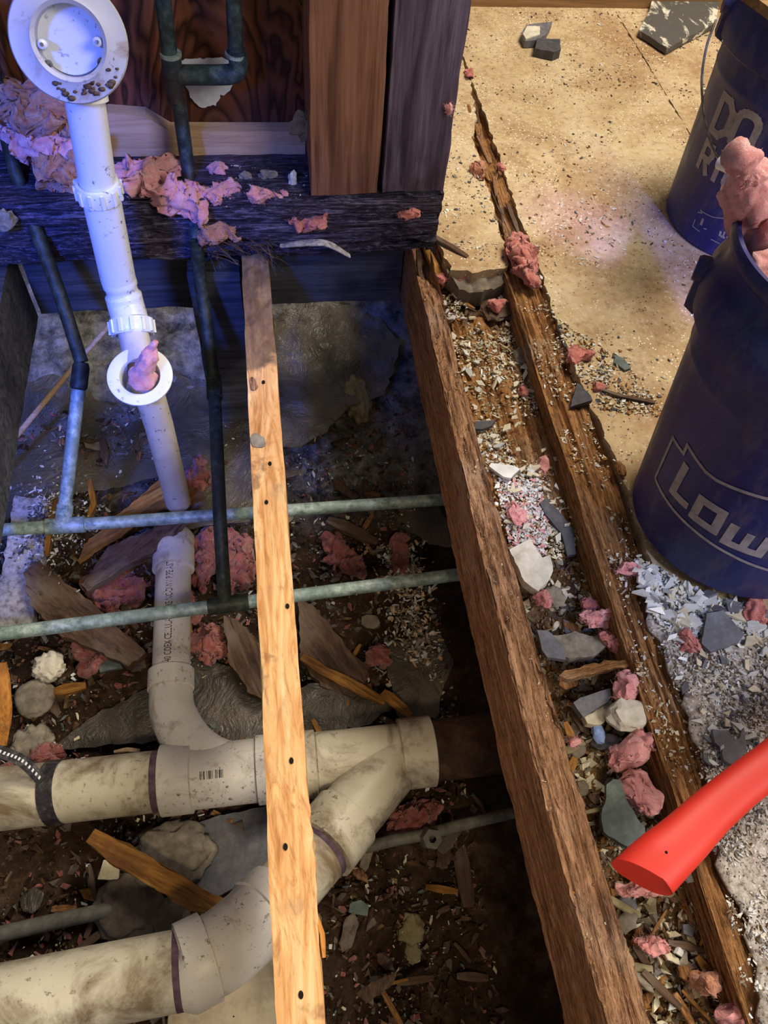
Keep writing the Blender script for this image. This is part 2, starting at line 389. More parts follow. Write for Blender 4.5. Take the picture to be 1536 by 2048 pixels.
def jag(poly, amp, step=.006, seed=0):
    out = []
    n = len(poly)
    for i in range(n):
        a = Vector(poly[i][:2]).to_2d(); b = Vector(poly[(i+1) % n][:2]).to_2d()
        L = (b-a).length
        if L < 1e-6: continue
        k = max(1, int(L/step)); nn = Vector((-(b-a).y, (b-a).x)).normalized()
        for j in range(k):
            q = a.lerp(b, j/k); 
            if j: q = q+nn*amp*(fbm(q.x*60+seed, q.y*60, 1.3, 3)*1.4+N(q.x*15, q.y*15, seed))
            out.append(q)
    return out
def patch(mb, poly, zf, step, thick, mat=0, seed=0):
    """triangulated slab with the outline poly (xy), top height zf(x,y), thickness thick"""
    rr = random.Random(seed+1)
    xs = [p.x for p in poly]; ys = [p.y for p in poly]; pts = [p.copy() for p in poly]
    n = len(poly); x = min(xs)+step*.5
    while x < max(xs):
        y = min(ys)+step*.5
        while y < max(ys):
            q = Vector((x+rr.uniform(-.3, .3)*step, y+rr.uniform(-.3, .3)*step))
            if inside(q, poly): pts.append(q)
            y += step
        x += step
    res = delaunay_2d_cdt(pts, [], [list(range(n))], 1, 1e-6)
    V = res[0]; Fc = [f for f in res[2]]
    top = [Vector((v.x, v.y, zf(v.x, v.y))) for v in V]
    m = len(top)
    if not thick: mb.add(top, Fc, mat); return
    bot = [t-Vector((0, 0, thick)) for t in top]
    ed = {}
    for f in Fc:
        for a, b in zip(f, f[1:]+f[:1]):
            ed[(a, b)] = 1
    side = [(b, a, a+m, b+m) for (a, b) in ed if (b, a) not in ed]
    mb.add(top+bot, list(Fc)+[tuple(i+m for i in f[::-1]) for f in Fc]+side, mat)
def inside(q, poly):
    c = False; j = len(poly)-1
    for i in range(len(poly)):
        a = poly[i]; b = poly[j]
        if (a.y > q.y) != (b.y > q.y) and q.x < (b.x-a.x)*(q.y-a.y)/(b.y-a.y)+a.x: c = not c
        j = i
    return c
def piece(name, label, cat, pxp, z, thick, mat, edge=.002, rough=.001, tilt=(0, 0), step=.008, group=None, parent=None, rfreq=60, smooth=False, groove=0):
    P = [at(x, y, z) for x, y in pxp]; cx = sum(p.x for p in P)/len(P); cy = sum(p.y for p in P)/len(P)
    sd = int(abs(cx*1000)+abs(cy*777)) % 100
    poly = jag([p.to_2d() for p in P], edge, step*.7, sd)
    def zf(x, y):
        h = z+(x-cx)*tilt[0]+(y-cy)*tilt[1]+rough*fbm(x*rfreq+sd, y*rfreq, .5, 4)
        if groove: h -= groove*max(0, N(x*140+sd, y*5, 3))*2
        return h
    mb = MB(); patch(mb, poly, zf, step, thick, 0, sd); yaw = 0
    if mat in ('brownwood', 'splinter', 'oldtop', 'rot', 'orangewood') and not groove:
        sxx = sum((q.x-cx)**2 for q in poly); syy = sum((q.y-cy)**2 for q in poly); sxy = sum((q.x-cx)*(q.y-cy) for q in poly)
        th = .5*math.atan2(2*sxy, sxx-syy); yaw = th-math.pi/2
    return obj(name, mb, mat, parent, label, cat, group, smooth=True, angle=35, yaw=yaw)
_ico = {}
def ico(n):
    if n not in _ico:
        bm = bmesh.new(); bmesh.ops.create_icosphere(bm, subdivisions=n, radius=1)
        _ico[n] = ([v.co.copy() for v in bm.verts], [tuple(v.index for v in f.verts) for f in bm.faces]); bm.free()
    return _ico[n]
def box_px(b, z):
    x0, y0, x1, y1 = b; xm = (x0+x1)/2; ym = (y0+y1)/2
    c = at(xm, ym, z); w_ = (at(x1, ym, z)-at(x0, ym, z)).length; h = (at(xm, y0, z)-at(xm, y1, z)).length
    return c, w_, h
def vnoise(p, f, sd):
    return Vector((fbm(p.x*f+sd, p.y*f, p.z*f, 3), fbm(p.x*f, p.y*f+sd+9, p.z*f, 3), fbm(p.x*f, p.y*f, p.z*f+sd+17, 3)))
def fluff(mb, c, dims, rr, floor=None, lobes=None):
    """loose wad of fibreglass: overlapping wispy lobes with short curled fibres"""
    S = max(dims); k = lobes or max(3, min(9, int(3+S*90))); sd = rr.uniform(0, 90); allv = []
    for i in range(k):
        if i == 0: o = Vector((0, 0, 0)); sc_ = Vector((.40, .40, .40))
        else:
            a = rr.uniform(0, 6.28); e = rr.uniform(.12, .34); o = Vector((math.cos(a)*e*dims[0], math.sin(a)*e*dims[1], rr.uniform(-.18, .18)*dims[2]))
            sc_ = Vector((rr.uniform(.14, .32), rr.uniform(.14, .32), rr.uniform(.18, .36)))
        V, Fc = ico(4 if S > .02 else 3); vs = []
        for v in V:
            q = Vector((v.x*dims[0]*sc_.x, v.y*dims[1]*sc_.y, v.z*dims[2]*sc_.z))+o+c
            q += vnoise(q, 38, sd)*min(.016, S*.26)+vnoise(q, 150, sd+3)*min(.0045, S*.10)
            if floor is not None and q.z < floor: q.z = floor+.0005
            vs.append(q)
        mb.add(vs, Fc); allv += vs
    for _ in range(int(min(1100, 120+S*9000))):
        p = rr.choice(allv); dr = Vector((rr.gauss(0, 1), rr.gauss(0, 1), rr.gauss(0, .6))).normalized()
        u = dr.orthogonal().normalized(); L = rr.uniform(.0015, .0055); tw = .00013; pts = [p]
        for j in range(3): dr = (dr+Vector((rr.gauss(0, .7), rr.gauss(0, .7), rr.gauss(0, .7)))).normalized(); pts.append(pts[-1]+dr*L/2)
        q = []
        for pp in pts: q += [pp-u*tw, pp+u*tw]
        mb.add(q, [(0, 1, 3, 2), (2, 3, 5, 4), (4, 5, 7, 6)])
def lump(name, label, cat, b, z, hgt, mat, amp=.3, freq=1.6, rot=0, sub=4, group=None, flat=True, facet=False, fuzz=0, parent=None, mb=None, seed=None):
    """irregular stone / chunk / insulation clump filling the pixel box b at height z"""
    c, w_, h = box_px(b, z); sd = seed if seed is not None else (b[0]*.37+b[1]*.11) % 50
    if fuzz > .3:
        mb = MB(); fluff(mb, c+Vector((0, 0, hgt*.3)), (w_, h, hgt), random.Random(int(sd*100)), z-.002)
        return obj(name, mb, mat, parent, label, cat, group, smooth=True)
    V, Fc = ico(sub); mb = MB(); vs = []
    cr, sr = math.cos(rot), math.sin(rot)
    for v in V:
        d = 1+amp*fbm(v.x*freq+sd, v.y*freq, v.z*freq, 5)+.05*fbm(v.x*9+sd, v.y*9, v.z*9, 3)
        d = min(1.15, d); q = v*d; q = Vector((q.x*w_/2, q.y*h/2, q.z*hgt/2))
        if q.z > hgt*.3: q.z = hgt*.3+(q.z-hgt*.3)*.35
        if flat and q.z < -hgt*.3: q.z = -hgt*.3
        vs.append(Vector((q.x*cr-q.y*sr, q.x*sr+q.y*cr, q.z))+c+Vector((0, 0, hgt*.3)))
    mb.add(vs, Fc)
    return obj(name, mb, mat, parent, label, cat, group, smooth=not facet, angle=None)
def stick(name, label, cat, pts, wid, thk, mat, group=None, taper=.35, rag=.25, seed=0, parent=None, up=(0, 0, 1)):
    """splinter or strip of wood along world points"""
    P = resample(pts, .006); n = len(P); mb = MB(); vs = []; fs = []; seg = 12
    for i, p in enumerate(P):
        t = (P[min(n-1, i+1)]-P[max(0, i-1)]).normalized(); s = t.cross(Vector(up)).normalized(); u = s.cross(t)
        e = min(1, min(i, n-1-i)/(n*.18+1)); e = (1-taper)+taper*e
        for k in range(seg):
            a = 2*math.pi*(k+.5)/seg; ca, sa = math.cos(a), math.sin(a)
            sx = math.copysign(abs(ca)**.35, ca); sz = math.copysign(abs(sa)**.35, sa)
            wn = e*(1+rag*fbm(i*.09+seed, k*.9, 2, 4)); 
            vs.append(p+s*sx*wid/2*wn+u*sz*thk/2*wn*(1+rag*N(i*.3, k*2, seed)))
    for i in range(n-1):
        for k in range(seg): fs.append((i*seg+k, i*seg+(k+1) % seg, (i+1)*seg+(k+1) % seg, (i+1)*seg+k))
    fs.append(tuple(range(seg))[::-1]); fs.append(tuple((n-1)*seg+k for k in range(seg)))
    dd = P[-1]-P[0]; mb.add(vs, fs); return obj(name, mb, mat, parent, label, cat, group, smooth=True, angle=45, yaw=math.atan2(-dd.x, dd.y))
def chip(mb, p, size, th, rr, mat=0, elong=1.0, tilt=.35):
    n = rr.choice((3, 4, 4, 5)); a0 = rr.uniform(0, 6.28); yaw = rr.uniform(0, 6.28)
    q = []
    for k in range(n):
        a = a0+2*math.pi*(k+rr.uniform(-.28, .28))/n; r = size*rr.uniform(.6, 1)
        q.append(Vector((math.cos(a)*r*elong, math.sin(a)*r/elong, 0)))
    m = Matrix.Rotation(yaw, 3, 'Z') @ Matrix.Rotation(rr.gauss(0, tilt), 3, 'X') @ Matrix.Rotation(rr.gauss(0, tilt), 3, 'Y')
    top = [m @ (v+Vector((0, 0, th/2)))+p for v in q]; bot = [m @ (v-Vector((0, 0, th/2)))+p for v in q]
    mb.add(top+bot, [tuple(range(n)), tuple(range(2*n-1, n-1, -1))]+[(k, k+n, (k+1) % n+n, (k+1) % n) for k in range(n)], mat)
# ---------------------------------------------------------------- ground heights
def ground(x, y):
    h = -.475+.03*fbm(x*4, y*4, 0, 4)+.012*fbm(x*25, y*25, 2, 3)
    h += .13*max(0, min(1, (y-.85)/.5))
    h += .05*math.exp(-((x+.27)**2/.03+(y-.78)**2/.03))
    if x > .05 and y < .3: h -= .08*min(1, (x-.05)/.1)*min(1, (.3-y)/.2)
    return h
def bay(x, y):
    return -.062+.014*fbm(x*12, y*12, 4, 4)+.004*fbm(x*70, y*70, 1, 3)+.004*max(0, min(1, (.35-y)/.3))
# ================================================================ SETTING
mb = MB(); P = [Vector((-1.5, -.9)), Vector((1.0, -.9)), Vector((1.0, 2.6)), Vector((-1.5, 2.6))]
nx, ny = 180, 250; vs = []
for j in range(ny+1):
    for i in range(nx+1):
        x = -1.5+2.5*i/nx; y = -.9+3.5*j/ny; vs.append(Vector((x, y, ground(x, y)+.009*fbm(x*60, y*60, 7, 4))))
mb.add(vs, [(j*(nx+1)+i, j*(nx+1)+i+1, (j+1)*(nx+1)+i+1, (j+1)*(nx+1)+i) for j in range(ny) for i in range(nx)])
obj('ground', mb, 'dirt', kind='structure', smooth=True)
# subfloor: broken strip behind the wall end and the big sheets to the right
mb = MB()
strip = [(.285, 1.92), (.289, 1.04), (.295, 1.008), (.33, .998), (.36, 1.006), (.392, 1.01), (.398, 1.1), (.402, 1.2), (.408, 1.3), (.405, 1.38), (.428, 1.45), (.440, 1.60), (.441, 1.92)]
patch(mb, jag([Vector(p) for p in strip], .004, .008, 3), lambda x, y: .0005*fbm(x*40, y*40, 0), .03, .03)
sheet1 = [(.446, 1.92), (.444, 1.60), (.447, 1.45), (.442, 1.2), (.447, 1.03), (.444, .86), (.446, .70), (.455, .62), (.456, .54), (.452, .40), (.452, .32), (.458, .15), (.455, -.7), (.849, -.7), (.849, 1.92)]
patch(mb, jag([Vector(p) for p in sheet1], .0035, .008, 9), lambda x, y: .0008*fbm(x*30, y*30, 0), .03, .03)
patch(mb, jag([Vector(p) for p in [(.8515, 1.92), (.8515, -.7), (2.4, -.7), (2.4, 1.92)]], .0006, .01, 5), lambda x, y: .0008*fbm(x*30, y*30, 0), .05, .03)
obj('floor', mb, 'floor', kind='structure')
beam('trim_1', .25, 2.4, 1.915, 1.955, -.02, .09, (.02, .02, .01), grain('x', .0008), 'plytop', kind='structure')
beam('wall_back', .25, 2.4, 1.955, 2.0, -.02, 1.2, (.3, .05, .3), None, 'ply', kind='structure')
mb = MB(); vs = []; nx, ny = 44, 400
for j in range(ny+1):
    for i in range(nx+1):
        x = .262+.128*i/nx; y = -.5+1.56*j/ny; vs.append(Vector((x, y, bay(x, y)+.003*fbm(x*160, y*160, 7, 3))))
mb.add(vs, [(j*(nx+1)+i, j*(nx+1)+i+1, (j+1)*(nx+1)+i+1, (j+1)*(nx+1)+i) for j in range(ny) for i in range(nx)])
b0 = len(vs)
mb.add([Vector((.262, -.5, -.11)), Vector((.39, -.5, -.11)), Vector((.39, 1.06, -.11)), Vector((.262, 1.06, -.11))], [(0, 1, 2, 3)])
obj('fine_debris', mb, 'baydirt', label='fine brown rot dust and dirt filling the bay between the two rotted joists', cat='debris', kind='stuff', smooth=True)
# ================================================================ TIMBER
def d_j1(p, n):
    q = grain('y', .0007, 70, 4, .002, 3)(p, n)
    if n.x > 0 and .10 < p.y < .22: q.x += .006*max(0, N(p.y*60, p.z*80, 2)+.4)*(1-abs(p.y-.16)/.06)
    if p.y > .9: q.z -= .006*max(0, n.z)*max(0, .3+fbm(p.x*60, p.y*40, 5, 3))
    if abs(n.x) > 0: q.x += .0015*N(p.y*9, 3, n.x*5)
    return q
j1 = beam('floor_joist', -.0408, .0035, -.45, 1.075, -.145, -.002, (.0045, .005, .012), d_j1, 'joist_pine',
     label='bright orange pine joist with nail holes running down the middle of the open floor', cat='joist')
for k, (x, y) in enumerate([(527, 765), (540, 928), (533, 1005), (575, 1213), (583, 1522), (571, 1694), (602, 1990)]):
    c = at(x, y, -.0025); mb = MB(); pr = []
    for i in range(14):
        a = i*2*math.pi/14; pr.append(Vector((c.x+math.cos(a)*.0023*(1+.3*N(k, i)), c.y+math.sin(a)*.0034*(1+.3*N(k, i, 3)), 0)).to_2d())
    patch(mb, pr, lambda x, y: -.0012, .004, .003); obj('nail_hole_disc', mb, 'black', j1)  # flat black disc paints the dark inside of each nail hole
for (x, y, rx, ry, m) in ((516, 882, .013, .013, 'mortar'), (507, 768, .007, .013, 'rot')):
    c = at(x, y, -.002); mb = MB(); pr = [Vector((c.x+math.cos(a*.39)*rx*(1+.7*N(a*.37, x*.013)), c.y+math.sin(a*.39)*ry*(1+.7*N(a*.31, x*.017, 3.3)))) for a in range(16)]
    pr = [Vector((min(.002, max(-.040, q.x)), q.y)) for q in pr]
    patch(mb, pr, lambda x, y: -.001+.0006*N(x*200, y*200), .004, .003); obj({'mortar': 'mortar_smear'}.get(m, 'knot'), mb, m, j1, label={'mortar': 'pale mortar smear'}.get(m))
stick('split', None, None, [at(632, 1830, -.01), at(644, 1868, -.012), at(648, 1915, -.014)], .006, .02, 'orangewood', parent=j1)
def sk2(q):   # slight taper and skew of the second joist
    t = max(0, min(1, (.65-q.y)/.7)); k = (q.x-.24)/.034
    q.x = .2395+k*(.034+.012*t)+.018*t*t*.9; return q
def d_j2(p, n):
    q = grain('y', .0018, 150, 7, .012, 5, 22)(p, n)
    if n.z > 0: q.z -= .004*max(0, N(p.x*190, p.y*8, 3)+.1)*2
    if n.z > 0: q.z -= .010*max(0, fbm(p.x*50, p.y*16, 9, 4)+.1)*(1.0 if p.y > .25 else .25)
    if n.z > 0 and p.y > .94: q.z -= .03*min(1, (p.y-.94)/.1)
    return q
j2 = beam('rotted_joist', .24, .274, -.45, 1.2, -.15, -.002, (.0025, .004, .005), d_j2, 'rot', skew=sk2,
     label='rotted joist with crumbling top bordering the open crawlspace hole on its right', cat='joist')
# darker side skin board
def d_j3(p, n):
    q = grain('y', .002, 160, 5, .010, 8, 18)(p, n)
    if n.x < 0: q.x += .0022*(1+math.sin(p.z*1250+4*N(p.y*4, p.z*20)))*(.5+abs(N(p.y*9, p.z*90)))
    if n.z > 0: q.z -= .0045*max(0, N(p.x*170, p.y*5, 3)+.1)*2
    if n.z > 0: q.z -= .008*max(0, fbm(p.x*70, p.y*7, 4, 4)+.15)
    if n.z > 0 and p.x > .43: q.z -= .012*max(0, fbm(p.y*12, 3, 3, 3)+.25)
    return q
def sk3(q):
    q.x += .006*N(q.y*6, 1, 1)*(1 if q.x > .42 else .3); return q
j3 = beam('rotted_joist', .386, .446, -.45, 1.66, -.16, -.004, (.002, .005, .0025), d_j3, 'oldtop', skew=sk3,
     label='wide rotted brown joist along the broken edge of the dusty subfloor', cat='joist')
beam('floor_joist', -.45, -.408, -.3, 1.12, -.165, -.02, (.01, .02, .02), grain('y', .0008, 60, 4, .002), 'rim',
     label='joist at the left edge of the photo seen in blue light', cat='joist')
# sill plates
def d_sill(p, n):
    q = grain('x', .003, 150, 7, .016, 2, 13)(p, n)
    if n.y < 0:
        q.y += .012*max(0, fbm(p.x*9, p.z*60, 3, 4)+.12); 
        if abs(p.z-.062) < .004: q.y += .006
        if p.z < .03: q.y += .02*max(0, fbm(p.x*12, p.z*30, 8, 4)+.2)
    if n.z < 0: q.z += .03*max(0, fbm(p.x*9, 3, p.y*9, 4)+.08)
    if p.x > .24 and n.x > 0: q.x -= .02*max(0, .07-p.z)/.07
    return q
beam('sill_plate', -1.0, .282, 1.05, 1.19, -.002, .110, (.0055, .008, .004), d_sill, 'sill',
     label='blackened rotted double sill plate under the open wall studs', cat='sill plate')
beam('wall_stud', .073, .1755, 1.056, 1.19, .108, .95, (.01, .02, .02), grain('z', .0005, 50, 3, .003), 'stud',
     label='reddish brown wall stud, left of the two studs', cat='stud')
beam('wall_stud', .181, .279, 1.056, 1.19, .108, .95, (.01, .02, .02), grain('z', .0006, 50, 3, .004, 4), 'stud_grey',
     label='purple grey stained corner stud at the right end of the wall', cat='stud')
beam('wall_left', -1.2, .30, 1.192, 1.205, .03, 1.1, (.3, .01, .3), None, 'ply', kind='structure')
# pale dog-eared block lying against the plywood
mb = MB(); bp = [aty(x, y, 1.165) for x, y in [(120, 262), (215, 227), (290, 233), (340, 263), (612, 263)]]
bp = [Vector((-.30, 1.165, bp[0].z))]+[bp[1], bp[2], bp[3], Vector((.0725, 1.165, bp[4].z))]
lo = [Vector((.0725, 1.165, .108)), Vector((-.30, 1.165, .108))]
pf = bp+lo; n = len(pf); bk = [p+Vector((0, .026, 0)) for p in pf]
mb.add(pf+bk, [tuple(range(n)), tuple(range(2*n-1, n-1, -1))]+[(k, (k+1) % n, (k+1) % n+n, k+n) for k in range(n)])
obj('blocking', mb, 'block', label='pale dog-eared wooden blocking between the plywood and the sill plate', cat='blocking')
# rim boards below the wall
beam('rim_joist', -.40, .238, 1.115, 1.15, -.155, -.004, (.02, .02, .01), grain('x', .0008, 40, 3, .003), 'rim',
     label='dark blue-lit rim joist under the sill plate', cat='joist')
beam('support_post', -.132, -.046, 1.06, 1.098, -.46, -.035, (.01, .02, .02), grain('z', .0008, 60, 3, .002), 'rim',
     label='dark blue-lit wooden post behind the orange joist under the sill', cat='post')
# splintered wood at the broken corner right of the hole
for k, (a, b, wd) in enumerate([((848, 490), (890, 572), .014), ((872, 482), (905, 560), .008), ((835, 500), (842, 560), .008), ((862, 470), (935, 515), .012), ((700, 492), (800, 478), .012)]):
    stick('wood_splinter', 'splintered grey-brown wood strip at the broken floor corner beside the sill', 'wood splinter',
          [at(*a, -.005 if k < 3 else .005), at(*b, -.035 if k < 3 else .0)], wd, .007, 'brownwood' if k else 'splinter', group='splinters at the sill corner', seed=k*3)
piece('leveling_edge', 'broken grey edge of old leveling compound at the end of the narrow floor strip', 'compound', [(893, 545), (905, 528), (960, 518), (1013, 524), (1012, 560), (960, 575), (920, 570)], -.012, .03, 'concrete', .004, .006, (0, .3), .006)
# planks inside the bay
piece('grooved_plank', 'weathered ochre plank with long grooves lying between the two rotted joists', 'plank',
      [(905, 640), (1003, 630), (1075, 820), (1140, 960), (1155, 1035), (1090, 1080), (1030, 1100), (1000, 1040), (940, 850)], -.045, .014, 'oldtop', .004, .002, (0, 0), .004, groove=.009)
piece('plank', 'dusty grey-brown plank lying under the pink scrap at the lower end of the bay', 'plank', [(1262, 1790), (1330, 1775), (1405, 1850), (1440, 1990), (1390, 1985), (1330, 1900)], -.06, .016, 'brownwood', .002, .001, (.1, 0), .008)
# ================================================================ COPPER
def copper(name, label, parts, mat, group=None):
    t = thing(name, label, 'pipe', parts[0][1][0]); 
    for nm, pts, r, m in parts:
        mb = MB(); tube(mb, pts, r, 20); obj(nm, mb, m, t, smooth=True, angle=40)
    return t
rp = .0105
Lp = lambda x0, x1, px0, py0, px1, py1, z: (at(px0, py0, z), at(px1, py1, z))
a1, b1 = at(0, 1060, -.27), at(875, 1000, -.27); dirv = (b1-a1).normalized()
def on1(px): t = (at(px, 1030, -.27).x-a1.x)/dirv.x; return a1+dirv*t
a2, b2 = at(0, 1268, -.27), at(910, 1150, -.27); dir2 = (b2-a2).normalized()
def on2(px): t = (at(px, 1210, -.27).x-a2.x)/dir2.x; return a2+dir2*t
j = on1(128); k_ = Vector((-.300, .925, -.088))
t = copper('copper_pipe', 'green patina copper pipe crossing the hole, farther of the two, with its riser at left',
  [('run', [a1-dirv*.4, on1(440), b1+dirv*.25], rp, 'copper'),
   ('tee', [on1(95), on1(96), on1(172), on1(173)], [rp*.9, rp*1.28, rp*1.28, rp*.9], 'copper'),
   ('tee_branch', [j, j.lerp(k_, .1), j.lerp(k_, .13), j.lerp(k_, .14)], [rp*1.25, rp*1.25, rp*1.25, rp], 'copper'),
   ('lower_riser', curve([j, j.lerp(k_, .5), j.lerp(k_, .93)], 4), rp, 'copper'),
   ('coupling', [j.lerp(k_, .84), j.lerp(k_, .85), j.lerp(k_, .97), k_], [rp, rp*1.25, rp*1.25, rp], 'copper_dark'),
   ('upper_riser', curve([k_, aty(120, 590, 1.0), aty(80, 480, 1.045), aty(40, 370, 1.10), aty(20, 300, 1.125), aty(-12, 150, 1.135), aty(-40, 0, 1.14)], 4), rp, 'copper_dark')], None)
c0 = aty(345, 150, 1.13); e0 = aty(475, 150, 1.13); j2p = on2(450); m_ = aty(428, 765, .93)
tt = copper('copper_pipe', 'green patina copper pipe crossing the hole, nearer one, with blackened riser up the wall',
  [('run', [a2-dir2*.4, on2(440), b2+dir2*.25], rp, 'copper'),
   ('tee', [on2(415), on2(416), on2(497), on2(498)], [rp*.9, rp*1.28, rp*1.28, rp*.9], 'copper_dark'),
   ('lower_riser', curve([j2p, aty(441, 1060, .66), aty(434, 900, .79), m_], 4), rp, 'copper_dark'),
   ('coupling', [m_.lerp(aty(434, 900, .79), .25), m_.lerp(aty(434, 900, .79), .24), m_, m_.lerp(aty(412, 640, 1.0), .12)], [rp, rp*1.25, rp*1.25, rp*1.2], 'copper_dark'),
   ('middle_riser', curve([m_, aty(412, 640, 1.0), aty(400, 560, 1.035), aty(392, 480, 1.045)], 4), rp, 'copper_dark'),
   ('wall_riser', curve([aty(392, 480, 1.045), aty(384, 420, 1.08), aty(372, 310, 1.12), aty(358, 210, 1.13), c0, aty(326, 0, 1.13), aty(310, -120, 1.13)], 4), rp, 'copper_blue'),
   ('wall_tee', [aty(352, 200, 1.13), aty(351, 199, 1.13), aty(342, 112, 1.13), aty(341, 108, 1.13)], [rp, rp*1.3, rp*1.3, rp], 'copper_blue'),
   ('solder_joint', [aty(342, 112, 1.13), aty(341, 105, 1.13)], rp*1.38, 'copper'),
   ('solder_joint', [aty(471, 112, 1.13), aty(471, 105, 1.13)], rp*1.38, 'copper'),
   ('branch', curve([c0, aty(400, 150, 1.13), aty(440, 150, 1.13), aty(466, 147, 1.13), aty(477, 132, 1.13), aty(472, 100, 1.13)], 6), rp*1.25, 'copper_blue'),
   ('branch_riser', [aty(472, 112, 1.13), aty(462, -120, 1.13)], rp, 'copper_blue')], None)
# torn paper behind the branch
for k, pl in enumerate(([(372, 160), (478, 162), (440, 190), (432, 212), (405, 216), (380, 195)], [(358, 118), (400, 116), (450, 118), (478, 122), (470, 140), (360, 140)])):
    P = [aty(x, y, 1.186) for x, y in pl]; pj = jag([Vector((p.x, p.z)) for p in P], .004, .004, k)
    mb = MB(); patch(mb, pj, lambda x, y: .0, .006, .0); mb.v = [Vector((v.x, 1.1865-.0015*abs(N(v.x*90, v.y*90)), v.y)) for v in mb.v]
    mb.v += [v+Vector((0, .001, 0)) for v in mb.v]; n0 = len(mb.v)//2; mb.f += [tuple(i+n0 for i in f) for f in mb.f]; mb.mi = [0]*len(mb.f)
    obj('torn_paper', mb, 'paper', label=('torn white paper scrap on the plywood below the copper branch', 'torn white paper strip on the plywood above the copper branch')[k], cat='paper')
# ================================================================ WHITE TUB DRAIN
px_ = -.205; Yp = .93
T0 = aty(165, 170, Yp)
wd = thing('tub_drain', 'white plastic tub overflow and drain assembly standing in front of the plywood', 'drain pipe', aty(262, 640, .93))
top = aty(162, 150, .935); low = aty(222, 520, .93)
mb = MB(); tube(mb, [top, aty(193, 350, .932), aty(197, 375, .931)], .0228, 40); obj('upper_pipe', mb, 'pvc', wd, smooth=True, angle=40)
mb = MB(); tube(mb, resample([aty(200, 385, .93), aty(236, 556, .93)], .02), .0243, 40); obj('middle_pipe', mb, 'pvc', wd, smooth=True, angle=40)
def nut(c, ax, r, h, ribs=12):
    mb = MB(); ax = Vector(ax).normalized()
    lathe(mb, c, ax, [(r*.8, -h/2), (r*.98, -h/2), (r, -h*.4), (r, h*.3), (r*.93, h/2), (r*.78, h/2)], 48, close=True)
    u = ax.orthogonal().normalized(); w_ = ax.cross(u)
    for k in range(ribs):
        a = 2*math.pi*k/ribs; d = u*math.cos(a)+w_*math.sin(a); s = ax.cross(d)
        q = [c+d*r*(.97 if e < 4 else 1.07)+s*(.0022 if e % 4 in (1, 2) else -.0022)+ax*(h*.42 if e % 4 in (2, 3) else -h*.42) for e in range(8)]
        mb.add(q, [(3, 2, 1, 0), (4, 5, 6, 7), (0, 1, 5, 4), (1, 2, 6, 5), (2, 3, 7, 6), (3, 0, 4, 7)])
    return mb
na = aty(197, 380, .93); obj('slip_nut', nut(na, (0.02, 0, 1), .0285, .022), 'pvc', wd, smooth=True, angle=30)
# overflow flange facing the camera and down-front
oc = aty(138, 82, .905); oax = Vector((.10, -.93, .42)).normalized()
mb = MB(); lathe(mb, oc, oax, [(.034, -.03), (.034, .0), (.038, .004), (.042, .001), (.0585, -.001), (.060, -.004), (.058, -.007), (.040, -.008), (.037, -.03)], 64, close=True)
obj('overflow_flange', mb, 'pvc_grey', wd, smooth=True, angle=40)
mb = MB(); tube(mb, [oc-oax*.028, oc-oax*.034], .034, 40); tube(mb, curve([oc-oax*.03, oc-oax*.03+Vector((0, .018, -.02)), top+Vector((0, 0, -.03))], 6), [.034]*6+[.030]*3+[.024]*4, 32); obj('elbow_back', mb, 'pvc', wd, smooth=True, angle=50)
uo = Vector((1, .1, 0)).normalized(); uo = (uo-oax*uo.dot(oax)).normalized(); vo = oax.cross(uo)
for s in (-1, 1):
    for v_ in ((-.002, .0045), (-.021, .004)):
        c = oc+uo*s*.028+vo*(v_[0])*(1 if vo.z > 0 else -1)+oax*.0
        mb = MB(); lathe(mb, c, oax, [(v_[1]*.45, 0), (v_[1]*.45, -.001), (v_[1], -.001), (v_[1]*1.1, -.010), (v_[1]*1.1, -.02)], 16)
        obj('screw_boss', mb, 'pvc' if v_[0] > -.01 else 'steel', wd, smooth=True)
# rusty stains around the flange bottom
mb = MB(); rr = random.Random(4)
for k in range(26):
    a = rr.gauss(-1.5, .6); r = rr.uniform(.040, .055); vz = vo if vo.z > 0 else -vo
    c = oc+uo*math.cos(a)*r+vz*math.sin(a)*r+oax*.0014
    V, Fc = ico(1); s = rr.uniform(.0012, .0035); mb.add([c+uo*v.x*s*(1.5+N(v.x*3,k))+vz*v.y*s*(1+N(v.y*3,k))+oax*v.z*.0006 for v in V], Fc)
obj('putty_residue', mb, 'brownwood', wd, smooth=True)
# wye / elbow and drain shoe
wy = [aty(236, 556, .93), aty(245, 585, .925), aty(253, 615, .915), aty(262, 645, .895), aty(272, 690, .855), aty(283, 735, .815)]
mb = MB(); tube(mb, curve(wy[:4], 6), [.0243]*4+[.0225]*3+[.026]*12, 40); obj('elbow', mb, 'pvc', wd, smooth=True, angle=50)
mb = MB(); tube(mb, curve(wy[3:], 6), .0215, 36); obj('shoe_pipe', mb, 'pvc_tail', wd, smooth=True, angle=50)
obj('slip_nut', nut(aty(264, 655, .885), (.05, -.75, -.55), .031, .022), 'pvc', wd, smooth=True, angle=30)
dc = at(280, 752, .012); dax = Vector((.0, -.30, .95)).normalized()
mb = MB(); lathe(mb, dc, dax, [(.026, -.035), (.026, -.005), (.028, .001), (.041, .0025), (.0445, .001), (.0445, -.002), (.040, -.005), (.033, -.012), (.0305, -.028), (.026, -.036)], 64)
obj('drain_flange', mb, 'pvc', wd, smooth=True, angle=40)
tl = [dc-dax*.02+Vector((.004, 0, -.02)), at(300, 810, -.05), at(355, 990, -.31)]
tl = [Vector((dc.x+.004, .80, -.015)), Vector((dc.x+.006, .80, -.10)), Vector((at(355, 985, -.30).x, .80, -.31))]
mb = MB(); tube(mb, resample(tl, .03), .0215, 40); tp = obj('tailpiece', mb, 'pvc_tail', wd, smooth=True, angle=40)
